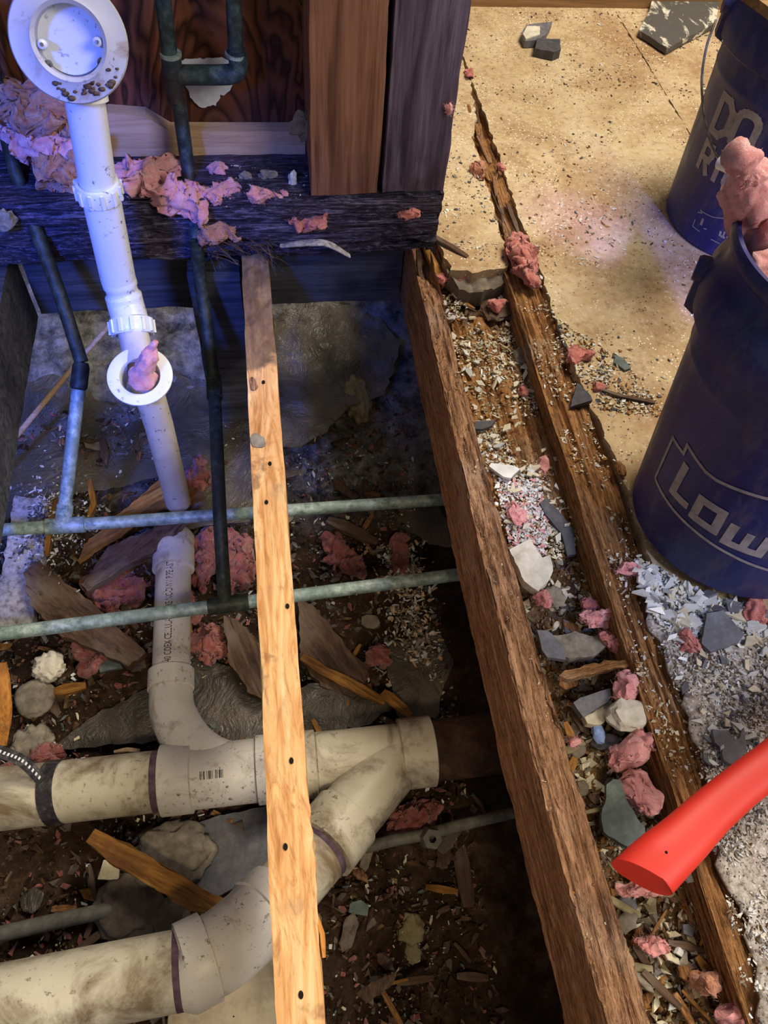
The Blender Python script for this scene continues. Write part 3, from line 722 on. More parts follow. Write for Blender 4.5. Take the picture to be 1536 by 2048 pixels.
# printed marks on the tailpiece
ax3 = (tl[2]-tl[0]).normalized()
for (px, py, wpx, hpx) in ((324, 838, 11, 22), (344, 912, 13, 24)):
    c = aty(px, py, .80-.0213); mb = MB()
    for i in range(5):
        o_ = c+ax3*(i-2)*.0035; q = [o_+Vector((-.0045, -.0006, 0)), o_+Vector((.0045, -.0012, 0)), o_+Vector((.0045, -.0012, 0))+ax3*.0022, o_+Vector((-.0045, -.0006, 0))+ax3*.0022]
        q = [v if False else Vector((v.x, .80-math.sqrt(max(0, .0217**2-(v.x-(tl[0]+ax3*((v.z-tl[0].z)/ax3.z)).x)**2)), v.z)) for v in q]
        mb.add(q+[v+Vector((0, .0003, 0)) for v in q], [(0, 1, 2, 3), (7, 6, 5, 4)])
    obj('printed_barcode', mb, 'ink', tp)
# insulation plug in the drain
mbp = MB()
stk = curve([at(283, 768, .0), at(288, 740, .03), at(302, 705, .055), at(309, 682, .072)], 8)
_rad = [.006, .014, .018, .019, .019, .018, .016, .013]
tube(mbp, stk, [(_rad+[.012]*3+[.0115, .012, .0125, .012, .011, .010, .009, .008, .007, .006, .005, .004, .003])[min(23, i)] for i in range(len(stk))], 28, nz=lambda q: .004*fbm(q.x*90, q.y*90, q.z*90, 4)+.0015*fbm(q.x*400, q.y*400, q.z*400, 2))
obj('insulation_plug', mbp, 'pink', label='pink insulation wad stuffed into the white tub drain flange', cat='insulation', smooth=True)
lump('rag', 'brown rag end tucked inside the tub drain beside the pink wad', 'rag', (258, 715, 290, 775), .0, .03, 'brownwood', .35, 2)
# ================================================================ MAIN DRAIN
md = thing('drain_line', 'dirty cream plastic drain line with wye and tee fittings lying under the joists', 'drain pipe', (0, .345, -.43))
Ym, Zm = .345, -.38
def seg(name, x0, x1, r, mat, rr_=None):
    mb = MB(); lathe(mb, (x0, Ym, Zm), (1, 0, 0), [(r*.9, 0), (r, .002), (r, x1-x0-.002), (r*.9, x1-x0)], 56, close=True)
    return obj(name, mb, mat, md, smooth=True, angle=35)
X = lambda px: at(px, 1560, -.36).x
seg('pipe', -1.2, X(318), .0445, 'drain'); seg('primer_ring', X(300), X(318), .0449, 'primer')
tee = seg('tee_hub', X(316), X(384), .0515, 'drain_grey'); seg('tee_body', X(380), X(515), .0468, 'drain_grey'); seg('tee_hub', X(512), X(535), .0510, 'drain_grey')
seg('pipe', X(530), X(620), .0445, 'drain'); seg('wye_hub', X(600), X(637), .0505, 'drain'); seg('wye_body', X(635), X(815), .0465, 'drain'); seg('wye_hub', X(808), X(880), .0535, 'drain')
cp = MB(); tube(cp, [Vector((X(878), Ym, Zm)), Vector((.75, Ym+.004, Zm))], .047, 48)
obj('iron_pipe', cp, 'cast', label='rusty brown iron pipe joined to the cream drain line under the rotted joist', cat='pipe', smooth=True, angle=40)
# barcode on the tee
mb = MB(); c = Vector((X(435)-.012, Ym, Zm)); 
for i in range(14):
    if i in (3, 8): continue
    x = X(404)+(X(452)-X(404))*i/14; wv_ = (.0012, .0007, .0017)[i % 3]
    q = [Vector((x+dx, Ym+.0471*math.sin(math.radians(a)), Zm+.0471*math.cos(math.radians(a)))) for a in range(-22, -7, 2) for dx in (0, wv_)]
    mb.add(q, [(2*e, 2*e+1, 2*e+3, 2*e+2) for e in range(len(q)//2-1)])
obj('printed_barcode', mb, 'ink', md)
# vent arm
vy0, vy1 = at(345, 1120, -.38).y, at(345, 1375, -.38).y; vx = -.2
mb = MB(); tube(mb, [(vx, vy1, Zm), (vx, vy0, Zm)], .0302, 44); va = obj('vent_arm', mb, 'drain_grey', md, smooth=True, angle=40)
mb = MB(); tube(mb, [(vx, vy1-.005, Zm), (vx, vy1-.003, Zm), (vx, vy1+.028, Zm), (vx, vy1+.03, Zm)], [.030, .0365, .0365, .030], 44); obj('elbow_hub', mb, 'drain_grey', md, smooth=True, angle=40)
mb = MB(); el = curve([(vx, vy1, Zm), (vx+.005, vy1-.045, Zm), (vx+.035, vy1-.10, Zm), (vx+.085, vy1-.135, Zm), (vx+.15, Ym+.005, Zm)], 8)
tube(mb, el, [.0335+.007*i/len(el) for i in range(len(el))], 44); obj('sweep_elbow', mb, 'drain_grey', md, smooth=True, angle=50)
mb = MB(); el = curve([(vx, vy0-.02, Zm), (vx, vy0+.02, Zm), (vx, vy0+.045, Zm-.015), (vx, vy0+.055, Zm-.05), (vx, vy0+.055, Zm-.12)], 8)
tube(mb, el, [.036]*9+[.034]*(len(el)-9), 44); obj('vent_elbow', mb, 'drain_grey', md, smooth=True, angle=50)
# lettering along the vent arm
def text_mesh(body, size):
    cu = bpy.data.curves.new('t', 'FONT'); cu.body = body; cu.size = size; cu.resolution_u = 2
    o = bpy.data.objects.new('t', cu); C.objects.link(o); bpy.context.view_layer.update()
    me = o.to_mesh(); vs = [v.co.copy() for v in me.vertices]; fs = [tuple(p.vertices) for p in me.polygons]
    o.to_mesh_clear(); bpy.data.objects.remove(o); bpy.data.curves.remove(cu); return vs, fs
vs, fs = text_mesh('40 COEX CELLULAR CORE NC-DWV PIPE ASTM', .017)
Lx = max(v.x for v in vs); k = (vy0-vy1-.045)/Lx; mb = MB(); rl = .0304; a0 = math.radians(8)
mb.add([Vector((vx+rl*math.sin(a0-v.y/rl), vy1+.032+v.x*k, Zm+rl*math.cos(a0-v.y/rl))) for v in vs], fs)
obj('lettering', mb, 'ink', va)
# wye branch and lower run
B = [Vector((X(800), Ym-.005, Zm)), at(735, 1585, -.368), at(680, 1650, -.352), at(620, 1725, -.335), at(545, 1810, -.31), at(500, 1852, -.295), at(440, 1902, -.28), at(365, 1938, -.272), at(0, 2012, -.262)]
def sub(name, pts, r, mat, cv=False):
    mb = MB(); tube(mb, curve(pts, 6) if cv else pts, r, 52); return obj(name, mb, mat, md, smooth=True, angle=40)
lr = lambda a, b, t: B[a].lerp(B[b], t)
sub('wye_branch', [B[0], B[1], B[2]], .0468, 'drain')
h1 = B[2].lerp(B[1], .25); h2 = B[3].lerp(B[2], .35)
sub('branch_hub', [h1, h1.lerp(h2, .03), h1.lerp(h2, .97), h2], [.045, .0515, .0515, .045], 'drain')
sub('primer_ring', [h2, h2.lerp(B[4], .10)], .0449, 'primer')
sub('branch_pipe', [h2, B[4]], .0445, 'drain')
sub('elbow_hub', [lr(4, 5, -.25), lr(4, 5, -.22), lr(4, 5, .60), lr(4, 5, .63)], [.045, .0515, .0515, .045], 'drain_grey')
sub('elbow', [lr(4, 5, .5), B[5], B[6], B[7]], .0475, 'drain_grey', True)
dl = (B[8]-B[7]).normalized()
sub('elbow_hub', [B[6].lerp(B[7], .25), B[6].lerp(B[7], .28), B[7].lerp(B[8], -.01), B[7]], [.045, .0520, .0520, .045], 'drain_grey')
sub('primer_ring', [B[7], B[7]+dl*.008], .0449, 'primer')
sub('lower_pipe', [B[7], B[8]+dl*.6], .0445, 'drain')
# perforated hanger strap
hs = thing('pipe_strap', 'dark perforated metal hanger strap looped round the cream drain pipe at left', 'strap', (X(95), Ym, -.33))
def ribbon(mb, pts, wv_, th=.0012, side=None):
    for a, b in zip(pts, pts[1:]):
        t = (b-a).normalized(); s = (side or t.cross(Vector((0, 0, 1)))).normalized(); n_ = s.cross(t).normalized()
        q = [a-s*wv_, a+s*wv_, b+s*wv_, b-s*wv_]; mb.add(q+[v+n_*th for v in q], [(0, 1, 2, 3), (7, 6, 5, 4), (0, 4, 5, 1), (1, 5, 6, 2), (2, 6, 7, 3), (3, 7, 4, 0)])
mb = MB(); loop = [Vector((X(100)+.012*(1-math.sin(a)) * .6, Ym+.0462*math.cos(a), Zm+.0462*math.sin(a))) for a in [math.radians(-60+q*10) for q in range(26)]]
ribbon(mb, loop, .0110, .001, Vector((1, 0, 0))); obj('loop', mb, 'strap', hs)
tail = curve([at(-60, 1478, -.24), at(0, 1503, -.27), at(45, 1522, -.30), at(85, 1562, -.332)], 6)
mb = MB(); ribbon(mb, tail, .0085, .001, Vector((.35, .9, -.25))); obj('tail', mb, 'strap', hs)
mb = MB()
for i in range(1, len(tail)-1):
    c = tail[i]; t = (tail[i+1]-tail[i-1]).normalized(); s = Vector((.35, .9, -.25)).normalized(); n_ = s.cross(t).normalized()
    for sg in (1,): q = [c-t*.0015-s*.0022, c+t*.0015-s*.0022, c+t*.0015+s*.0022, c-t*.0015+s*.0022]; mb.add([v+n_*.0014 for v in q]+[v-n_*.0004 for v in q], [(0, 1, 2, 3), (7, 6, 5, 4), (0, 4, 5, 1), (1, 5, 6, 2), (2, 6, 7, 3), (3, 7, 4, 0)])
obj('slots', mb, 'white', hs)
# small lines on the ground
mb = MB(); tube(mb, curve([at(-80, 1885, -.435), at(0, 1868, -.437), at(100, 1845, -.44), at(195, 1825, -.445), at(230, 1820, -.455)], 5), .011, 16)
obj('conduit', mb, 'conduit', label='grey conduit on the dirt at lower left between the two drain pipes', cat='conduit', smooth=True)
cd = thing('conduit', 'thin grey conduit with a connector in the dark hole below the drain wye', 'conduit', at(855, 1670, -.44))
mb = MB(); tube(mb, curve([at(730, 1695, -.43), at(790, 1680, -.425), at(855, 1668, -.425), at(930, 1648, -.43), at(1030, 1625, -.44), at(1150, 1600, -.44)], 5), .009, 16); obj('tube', mb, 'conduit', cd, smooth=True)
c = at(857, 1672, -.425); mb = MB(); lathe(mb, c+Vector((0, 0, -.01)), (.1, -.3, 1), [(.006, .03), (.015, .03), (.017, .02), (.017, 0), (.012, -.005)], 6); obj('connector', mb, 'conduit', cd)
mb = MB(); lathe(mb, at(470, 2030, -.44), (0, -.1, 1), [(.001, .02), (.06, .022), (.075, .03), (.080, .042), (.083, .042), (.083, .03), (.078, 0)], 64)
obj('plastic_basin', mb, 'beige', label='round beige plastic basin with a raised rim under the lower drain elbow', cat='basin', smooth=True)
hc = thing('hose_clamp', 'metal hose clamp ring with screw housing below the lower drain pipe', 'clamp', at(278, 2045, -.37))
mb = MB(); lathe(mb, at(278, 2052, -.37), (0, -.2, 1), [(.030, 0), (.030, .008), (.032, .008), (.032, 0)], 40, close=True); obj('band', mb, 'steel', hc, smooth=True)
mb = MB(); tube(mb, [at(300, 2040, -.355), at(325, 2020, -.355)], [.007, .007], 6); obj('screw_housing', mb, 'steel', hc)
mb = MB(); tube(mb, curve([at(-30, 945, -.33), at(60, 840, -.30), at(150, 730, -.26), at(222, 648, -.22)], 5), [.0055-.00008*i for i in range(16)], 10, nz=lambda q: .0006*N(q.x*90, q.y*90, q.z*90))
obj('thin_stick', mb, 'block', label='thin pale stick leaning diagonally behind the left copper riser', cat='stick', smooth=True)
# ================================================================ PIT DEBRIS
def ghz(px, py, up=.008):
    z = -.45
    for _ in range(4): p = at(px, py, z); z = ground(p.x, p.y)+up
    return z
def sheet(label, pxp, up=.012, amp=.012, seed=0, zf0=None):
    z = ghz(sum(p[0] for p in pxp)/len(pxp), sum(p[1] for p in pxp)/len(pxp), up)
    poly = jag([at(x, y, z).to_2d() for x, y in pxp], .004, .012, seed)
    zf = lambda x, y: max(ground(x, y)+.004, (zf0(x, y) if zf0 else z)+amp*fbm(x*7+seed, y*7, 2, 3)+amp*.5*abs(fbm(x*20, y*12+seed, 3, 2)))
    mb = MB(); patch(mb, poly, zf, .012, 0, 0, seed); obj('plastic_sheet', mb, 'sheet', label=label, cat='plastic sheet', smooth=True)
sheet('dusty plastic sheet in blue light left of the tub drain tailpiece', [(0, 800), (120, 780), (300, 860), (320, 960), (200, 985), (90, 1000), (0, 1040)], seed=1)
sheet('dusty plastic sheet behind the orange joist at the far end of the hole', [(340, 760), (420, 770), (500, 840), (505, 960), (500, 1040), (370, 1060), (340, 960), (300, 860)], seed=2, up=.02)
sheet('dark domed plastic sheet under the rim joist beyond the hole', [(548, 650), (640, 620), (760, 640), (800, 700), (770, 790), (690, 830), (600, 890), (552, 890)], seed=3, up=.03, amp=.03)
sheet('dusty plastic sheet behind the sweep elbow of the drain line', [(110, 1495), (190, 1430), (300, 1380), (380, 1300), (560, 1380), (560, 1490), (330, 1485)], seed=4)
sheet('dusty plastic sheet right of the orange joist behind the drain wye', [(560, 1400), (620, 1370), (700, 1375), (790, 1410), (740, 1450), (640, 1475), (560, 1490)], seed=5)
sheet('plastic sheet fragment under the nearer copper pipe beside the rotted joist', [(760, 1290), (880, 1270), (905, 1320), (870, 1440), (800, 1440)], seed=6)
sheet('plastic sheet beside the foot of the rotted joist near the farther copper pipe', [(800, 1010), (880, 1020), (920, 1100), (860, 1090), (800, 1050)], seed=7)
def pp(name, label, cat, pxp, up, thick, mat, edge=.003, rough=.002, tilt=(0, 0), **kw):
    z = ghz(sum(p[0] for p in pxp)/len(pxp), sum(p[1] for p in pxp)/len(pxp), up+thick)
    return piece(name, label, cat, pxp, z, thick, mat, edge, rough, tilt, **kw)
pp('painted_board', 'board speckled with white paint at the left edge below the farther copper pipe', 'board', [(35, 1000), (100, 1005), (85, 1130), (60, 1252), (-10, 1245), (-5, 1180)], .05, .018, 'paint', tilt=(0, .1))
pp('particle_board', 'brown board scrap leaning diagonally under the nearer copper pipe at left', 'board', [(54, 1158), (85, 1132), (170, 1195), (285, 1290), (250, 1320), (120, 1270), (65, 1210)], .05, .016, 'brownwood', tilt=(-.2, .1))
pp('plank', 'dark plank with orange edge just behind the vent elbow', 'plank', [(152, 1152), (215, 1085), (300, 1062), (345, 1050), (400, 1010), (410, 1020), (320, 1100), (240, 1130), (165, 1165)], .06, .016, 'brownwood', tilt=(.2, .15))
pp('plank', 'thin brown plank crossing behind the foot of the tub drain tailpiece', 'plank', [(150, 1110), (165, 1080), (320, 965), (395, 985), (410, 1000), (300, 1020), (200, 1080)], .07, .014, 'splinter', tilt=(.1, .1))
pp('plank', 'brown board scrap left of the orange joist below the nearer copper pipe', 'plank', [(448, 1232), (478, 1245), (528, 1300), (530, 1395), (500, 1385), (455, 1315)], .04, .018, 'brownwood', tilt=(.15, .1))
pp('plank', 'dark plank beside the orange joist on its right under the nearer copper pipe', 'plank', [(596, 1205), (640, 1225), (690, 1290), (740, 1330), (720, 1400), (640, 1370), (600, 1320)], .02, .016, 'brownwood', tilt=(-.1, .1))
pp('grey_tile', 'large grey tile slab chalk-scratched beside the lower drain elbow', 'tile', [(385, 1650), (440, 1630), (545, 1610), (545, 1720), (500, 1760), (420, 1800), (385, 1760), (395, 1700)], .02, .01, 'slate_l', .001, .0005)
pp('grey_tile', 'pale triangular tile piece left of the diagonal splinter', 'tile', [(207, 1720), (240, 1715), (238, 1760), (195, 1758)], .03, .006, 'tile_c', .0005, .0003)
pp('grey_tile', 'small green-grey tile piece in the dark hole right of the orange joist', 'tile', [(700, 1805), (722, 1800), (738, 1812), (735, 1832), (698, 1825)], .008, .006, 'slate_green', .0006, .0003)
pp('grey_tile', 'small grey tile scrap lying near the pink tuft left of the vent arm', 'tile', [(190, 1305), (225, 1300), (245, 1335), (200, 1345)], .03, .006, 'slate_green', .001, .0005)
lump('stone', 'flat grey stone at left below the nearer copper pipe', 'stone', (34, 1362, 112, 1438), ghz(70, 1400, .01), .03, 'mortar', .12, 1.4)
lump('mortar_chunk', 'lumpy grey mortar chunk above the diagonal splinter', 'mortar chunk', (268, 1648, 428, 1775), ghz(340, 1710, .01), .035, 'mortar', .35, 2.4)
lump('mortar_chunk', 'brown-grey mortar slab below the diagonal splinter', 'mortar chunk', (195, 1740, 335, 1888), ghz(260, 1815, .008), .035, 'mortar_d', .25, 1.8)
lump('mortar_chunk', 'rough mortar lump against the lower drain hub', 'mortar chunk', (295, 1800, 380, 1870), ghz(330, 1840, .0), .03, 'mortar_d', .35, 2.4)
lump('mortar_chunk', 'yellowish mortar chunk in the dark hole, upper of two', 'mortar chunk', (792, 1828, 848, 1890), ghz(820, 1860, .006), .02, 'mortar_y', .35, 2)
lump('mortar_chunk', 'yellowish mortar chunk in the dark hole, lower of two', 'mortar chunk', (808, 1882, 842, 1928), ghz(825, 1905, .006), .016, 'mortar_y', .3, 2)
lump('mortar_chunk', 'crumpled pale insulation facing deep below the rim joist', 'debris', (690, 770, 740, 850), ghz(715, 810, .02), .06, 'mortar_y', .5, 3)
lump('mortar_chunk', 'pale rubble lump at left under the grey stone', 'mortar chunk', (25, 1455, 110, 1540), ghz(60, 1500, .01), .03, 'mortar', .35, 3)
lump('mortar_chunk', 'crumbled white rubble above the flat grey stone', 'mortar chunk', (70, 1310, 130, 1365), ghz(100, 1335, .02), .03, 'plaster', .5, 3)
def sp(label, pts, wv_, th, mat='splinter', seed=0, up=.03, group=None):
    P = [at(x, y, ghz(x, y, up)) for x, y in pts]
    for _ in range(1): z = sum(p.z for p in P)/len(P)
    P = [at(x, y, z) for x, y in pts]
    stick('wood_splinter', label, 'wood splinter', P, wv_, th, mat, group, seed=seed, rag=.35)
sp('long yellow-brown splinter lying diagonally between the two drain pipes', [(182, 1672), (240, 1710), (330, 1762), (400, 1800), (462, 1822)], .030, .014, seed=1, up=.095)
sp('yellow splinter from the orange joist down to the drain wye, left half', [(603, 1315), (650, 1345), (700, 1368), (770, 1405)], .018, .012, seed=2, up=.04)
sp('yellow splinter stub resting just above the drain wye hub', [(765, 1385), (790, 1405), (822, 1432)], .018, .012, seed=3, up=.05)
sp('grey-brown splinter under the farther copper pipe right of the orange joist', [(655, 1040), (700, 1060), (755, 1085)], .022, .012, 'brownwood', 4, .04)
sp('brown stub of wood standing beside the left copper tee', [(112, 1000), (100, 1050), (95, 1110)], .010, .01, 'splinter', 5, .08)
sp('orange-brown stub of wood left of the tub drain tailpiece', [(180, 960), (188, 1010), (175, 1040)], .010, .01, 'splinter', 6, .08)
sp('brown wood wedge beside the flat grey stone', [(108, 1385), (140, 1378), (172, 1372)], .016, .012, 'splinter', 7, .04)
sp('light brown splinter above the left drain pipe', [(228, 1504), (255, 1500), (280, 1502)], .007, .006, 'block', 8, .04)
sp('narrow splinter just left of the drain tee behind the orange joist', [(625, 1440), (640, 1470), (660, 1490)], .01, .008, 'splinter', 9, .05)
sp('thin vertical twig in the dark hole under the conduit', [(945, 1590), (962, 1610), (975, 1640)], .006, .005, 'brownwood', 10, .02)
sp('dark upright board sliver in the hole right of the yellowish chunks', [(920, 1690), (930, 1760), (935, 1815)], .024, .01, 'brownwood', 11, .02)
stick('orange_lath', 'bright orange lath standing at the left edge of the photo above the strap', 'lath', [at(2, 1325, -.33), at(8, 1400, -.36), at(4, 1490, -.40)], .022, .01, 'orangewood', seed=3)
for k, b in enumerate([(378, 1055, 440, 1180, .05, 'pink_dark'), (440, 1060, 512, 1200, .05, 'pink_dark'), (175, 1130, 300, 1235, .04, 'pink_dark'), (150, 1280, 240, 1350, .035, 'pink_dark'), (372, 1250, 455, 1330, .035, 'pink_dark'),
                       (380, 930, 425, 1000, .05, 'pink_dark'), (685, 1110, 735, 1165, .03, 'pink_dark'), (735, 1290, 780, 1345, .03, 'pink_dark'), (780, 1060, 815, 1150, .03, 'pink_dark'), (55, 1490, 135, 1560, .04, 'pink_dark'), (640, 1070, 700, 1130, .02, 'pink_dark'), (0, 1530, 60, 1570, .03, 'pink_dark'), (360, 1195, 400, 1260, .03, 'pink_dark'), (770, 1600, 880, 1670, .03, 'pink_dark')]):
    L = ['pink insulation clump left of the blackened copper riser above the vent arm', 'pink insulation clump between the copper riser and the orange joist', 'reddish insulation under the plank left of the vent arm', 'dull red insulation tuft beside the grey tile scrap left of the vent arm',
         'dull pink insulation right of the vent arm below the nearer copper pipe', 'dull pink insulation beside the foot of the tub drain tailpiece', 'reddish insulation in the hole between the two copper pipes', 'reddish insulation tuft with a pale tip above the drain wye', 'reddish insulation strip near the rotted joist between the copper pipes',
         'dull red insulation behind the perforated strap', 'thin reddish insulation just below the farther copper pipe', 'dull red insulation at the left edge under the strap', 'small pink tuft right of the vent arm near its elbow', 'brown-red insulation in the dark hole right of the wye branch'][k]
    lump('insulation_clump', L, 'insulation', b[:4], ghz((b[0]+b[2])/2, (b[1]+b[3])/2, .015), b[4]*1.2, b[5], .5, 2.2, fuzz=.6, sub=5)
# ================================================================ INSULATION ON THE SILL
def fl(label, px, py, Y, wx, hz, dy, mat, seed=0, fr=2.2):
    mb = MB(); rr = random.Random(seed); c = aty(px, py, Y); d = Vector((wx, hz, dy))*1.15
    m2 = MB(); fluff(m2, Vector((0, 0, 0)), d, rr, None, max(4, int(3+wx*80)))
    mb.add([c+Vector((v.x, v.z, v.y)) for v in m2.v], m2.f)
    obj('insulation_clump', mb, mat, label=label, cat='insulation', smooth=True)
fl('pale orange insulation clump at far left behind the white pipe, uppermost', 80, 215, 1.13, .13, .055, .07, 'pink_orange', 1)
fl('pink insulation clump at far left behind the white pipe under the pale orange one', 70, 275, 1.12, .11, .06, .07, 'pink', 2)
fl('rusty orange insulation hanging left of the white pipe above the sill', 130, 340, 1.10, .06, .09, .05, 'pink_orange', 3)
fl('pink insulation clump right of the white pipe on the sill plate', 270, 360, 1.10, .115, .05, .07, 'pink', 4)
fl('fluffy pink insulation clump drooping over the sill at the copper riser', 358, 395, 1.055, .07, .058, .05, 'pink', 5)
fl('small round pink insulation tuft against the pale blocking', 432, 350, 1.13, .042, .032, .03, 'pink', 6)
fl('flat pink insulation tuft on the sill plate right of the copper riser', 450, 385, 1.07, .05, .015, .03, 'pink', 7)
fl('thin pink insulation streak on the sill plate below the blocking', 530, 384, 1.06, .06, .010, .02, 'pink', 8)
fl('small dark pink tuft on the sill at the left beside the copper pipe', 100, 365, 1.09, .02, .035, .02, 'pink_dirty', 9)
fl('faint pink fibres caught on the front of the sill plate below the studs', 610, 450, 1.048, .055, .018, .012, 'pink_dirty', 10)
fl('pink fibre tuft on the front of the sill plate near its right end', 820, 425, 1.048, .03, .014, .012, 'pink_dirty', 11)
fl('orange brown fibre scrap on the sill front beside the lower copper riser', 430, 465, 1.045, .06, .02, .02, 'pink_orange', 12)
def lumpY(label, name, cat, px, py, Y, r, mat, sd, sq=(1, .6, .8)):
    c = aty(px, py, Y); V, Fc = ico(3); mb = MB()
    mb.add([c+Vector((v.x*sq[0], v.y*sq[1], v.z*sq[2]))*r*(1+.45*fbm(v.x*1.7+sd, v.y*1.7, v.z*1.7, 3)) for v in V], Fc); obj(name, mb, mat, label=label, cat=cat)
lumpY('blue-white plaster crumb on the sill, left of three below the blocking', 'plaster_crumb', 'plaster', 490, 354, 1.11, .010, 'mortar', 1)
lumpY('blue-white plaster crumb on the sill, middle and largest of three below the blocking', 'plaster_crumb', 'plaster', 537, 355, 1.11, .015, 'mortar', 2)
lumpY('upright white plaster sliver on the sill near the left stud', 'plaster_crumb', 'plaster', 585, 362, 1.09, .012, 'tile_w', 3, (.6, .4, 1.3))
lumpY('yellow crumpled paper wedged beside the left stud', 'paper_scrap', 'paper', 602, 252, 1.13, .020, 'mortar_y', 4, (.8, .3, 1))
lumpY('grey white plaster lump at far left in front of the sill plate', 'plaster_crumb', 'plaster', 2, 440, 1.04, .020, 'mortar', 5)
P = curve([aty(560, 492, 1.04), aty(610, 487, 1.035), aty(655, 488, 1.03), aty(700, 512, 1.03)], 5)
stick('paint_peel', 'curled pale paint strip hanging under the sill plate', 'paint strip', P, .014, .003, 'paint', seed=4)
# frayed wood under the sill, above the orange joist
rr = random.Random(12); 
for k in range(46):
    x = rr.uniform(400, 545); y = rr.uniform(478, 515); Y = rr.uniform(1.035, 1.06); a = aty(x, y, Y); L = rr.uniform(.02, .05)
    b = a+Vector((rr.gauss(.5, .3), rr.gauss(-.1, .2), rr.gauss(-.35, .25))).normalized()*L
    mb = MB(); tube(mb, [a, a.lerp(b, .5)+Vector((0, 0, .003)), b], [.0012, .0010, .0004], 5)
    obj('wood_fibre', mb, 'brownwood' if k % 3 else 'sill', label='frayed wood fibre hanging from the rotted sill above the orange joist', cat='wood fibre', group='frayed fibres above the orange joist')
# ================================================================ BUCKETS
def wall_r(z): return .13+.05*z if z < .28 else .144
def bucket(label, c, rim_shift=(0, 0)):
    t = thing('bucket', label, 'bucket', (c[0], c[1], 0)); C0 = Vector((c[0], c[1], 0))
    prof = [(.001, .0), (.126, .0), (.130, .004)]+[(.13+.05*z, z) for z in (.03, .08, .13, .18, .235)]+[(.1432, .25), (.1442, .253), (.1434, .257), (.1442, .288), (.151, .291), (.1570, .296), (.1580, .312), (.1560, .332), (.1500, .344), (.1455, .350), (.1445, .366), (.1480, .370), (.1505, .374), (.1512, .382), (.1485, .3875), (.1440, .387), (.1425, .382)]
    prof += [(.1405, .30), (.137, .2), (.127, .006), (.001, .004)]
    mb = MB(); lathe(mb, C0, (0, 0, 1), prof, 128); return t, mb, C0
def shear(mb, C0, rot):
    for v in mb.v: v.xyz = rot @ (v-C0)+C0
nb, nmb, nC = bucket('near blue plastic bucket overflowing with pink insulation', (.579, .495)); 
nrot = Matrix.Rotation(math.radians(-4.5), 3, 'X') @ Matrix.Rotation(0, 3, 'Y')
nC_ = Vector((.579, .495, 0))
for v in nmb.v: v.xyz = nrot @ (v-nC_)+nC_
for v in nmb.v: v.z += .008
obj('pail', nmb, 'bucket', nb, smooth=True, angle=35)
fb, fmb, fC = bucket('far blue plastic bucket standing beyond the near one', (.842, 1.116)); obj('pail', fmb, 'bucket', fb, smooth=True, angle=35)
def stroke(mb, pts, wv_, C0, rot=None, lift=.0006, closed=False, dz=0):
    """thick polyline laid on the bucket wall; pts are (theta degrees, z)"""
    Pm = [Vector((math.radians(a)*.138, z)) for a, z in pts]
    if closed: Pm.append(Pm[0]); 
    for i in range(len(Pm)-1):
        a, b = Pm[i], Pm[i+1]; L = (b-a).length
        if L < 1e-6: continue
        t = (b-a)/L; n_ = Vector((-t.y, t.x)); e0 = wv_*.45 if (i > 0 or closed) else 0; e1 = wv_*.45 if (i < len(Pm)-2 or closed) else 0
        a = a-t*e0; b = b+t*e1; k = max(1, int((b-a).length/.004)); vs = []
        for j in range(k+1):
            m = a.lerp(b, j/k)
            for s in (-.5, .5):
                q = m+n_*wv_*s; th = q.x/.138; r = wall_r(q.y)+lift+.00005*(i % 3)
                v = Vector((math.cos(th)*r, math.sin(th)*r, q.y))
                if rot: v = rot @ v
                vs.append(v+C0+Vector((0, 0, dz)))
        mb.add(vs, [(2*j, 2*j+1, 2*j+3, 2*j+2) for j in range(k)])
def rrect(cx, cz, w_, h, r, n=4):
    out = []
    for q, (sx, sz) in enumerate(((1, 1), (-1, 1), (-1, -1), (1, -1))):
        for k in range(n+1):
            a = math.pi/2*(q+k/n); out.append((cx+(sx*(w_/2-r)+math.cos(a)*r)*DEG, cz+sz*(h/2-r)+math.sin(a)*r))
    return out
DEG = 1/(math.radians(1)*.138)          # degrees per metre along the wall
def uvb(px, py, c, rot=None, dz=0):
    """angle and height on the pail wall hit by a sight line"""
    o = Vector((0, 0, H-dz))-Vector((c[0], c[1], 0)); d = ray(px, py)
    if rot: ri = rot.inverted(); o = ri @ o; d = ri @ d
    k = .05; R0 = .13+k*o.z; a = d.x**2+d.y**2-k*k*d.z**2; b = 2*(o.x*d.x+o.y*d.y-k*R0*d.z); cc = o.x**2+o.y**2-R0*R0
    q = b*b-4*a*cc
    t = (-b-math.sqrt(max(q, 0)))/(2*a); p = o+d*t
    return (math.degrees(math.atan2(p.y, p.x)) % 360, p.z)
def nU(x, y): return uvb(x, y, (.579, .495), nrot, .008)
mb = MB(); S = lambda pts, w_, closed=False: stroke(mb, pts, w_, nC_, nrot, .0007, closed, .008)
# house outline
hp = [nU(1311, 956), nU(1347, 875), nU(1368, 907), nU(1376, 890), nU(1412, 943), nU(1434, 960), nU(1536, 997)]
hp[-1] = (hp[-1][0], hp[-1][1]); base_z = sum(nU(*p)[1] for p in ((1342, 1012), (1395, 1065), (1536, 1139)))/3
hp0z = base_z+.002
S(hp+[(hp[-1][0]+34, hp[-1][1]-.003), (hp[-1][0]+56, hp[-1][1]-.028), (hp[-1][0]+56, base_z)], .0042)
S([nU(1311, 956), nU(1342, 1012), nU(1395, 1065), nU(1460, 1108), nU(1536, 1139), (nU(1536, 1139)[0]+20, base_z), (hp[-1][0]+56, base_z)], .0042)
lw = .0105; S([nU(1374, 929), nU(1346, 982), nU(1376, 1013)], lw)
oL = [nU(1404, 998), nU(1447, 1026), nU(1428, 1061), nU(1386, 1031)]; S(oL, lw, True)
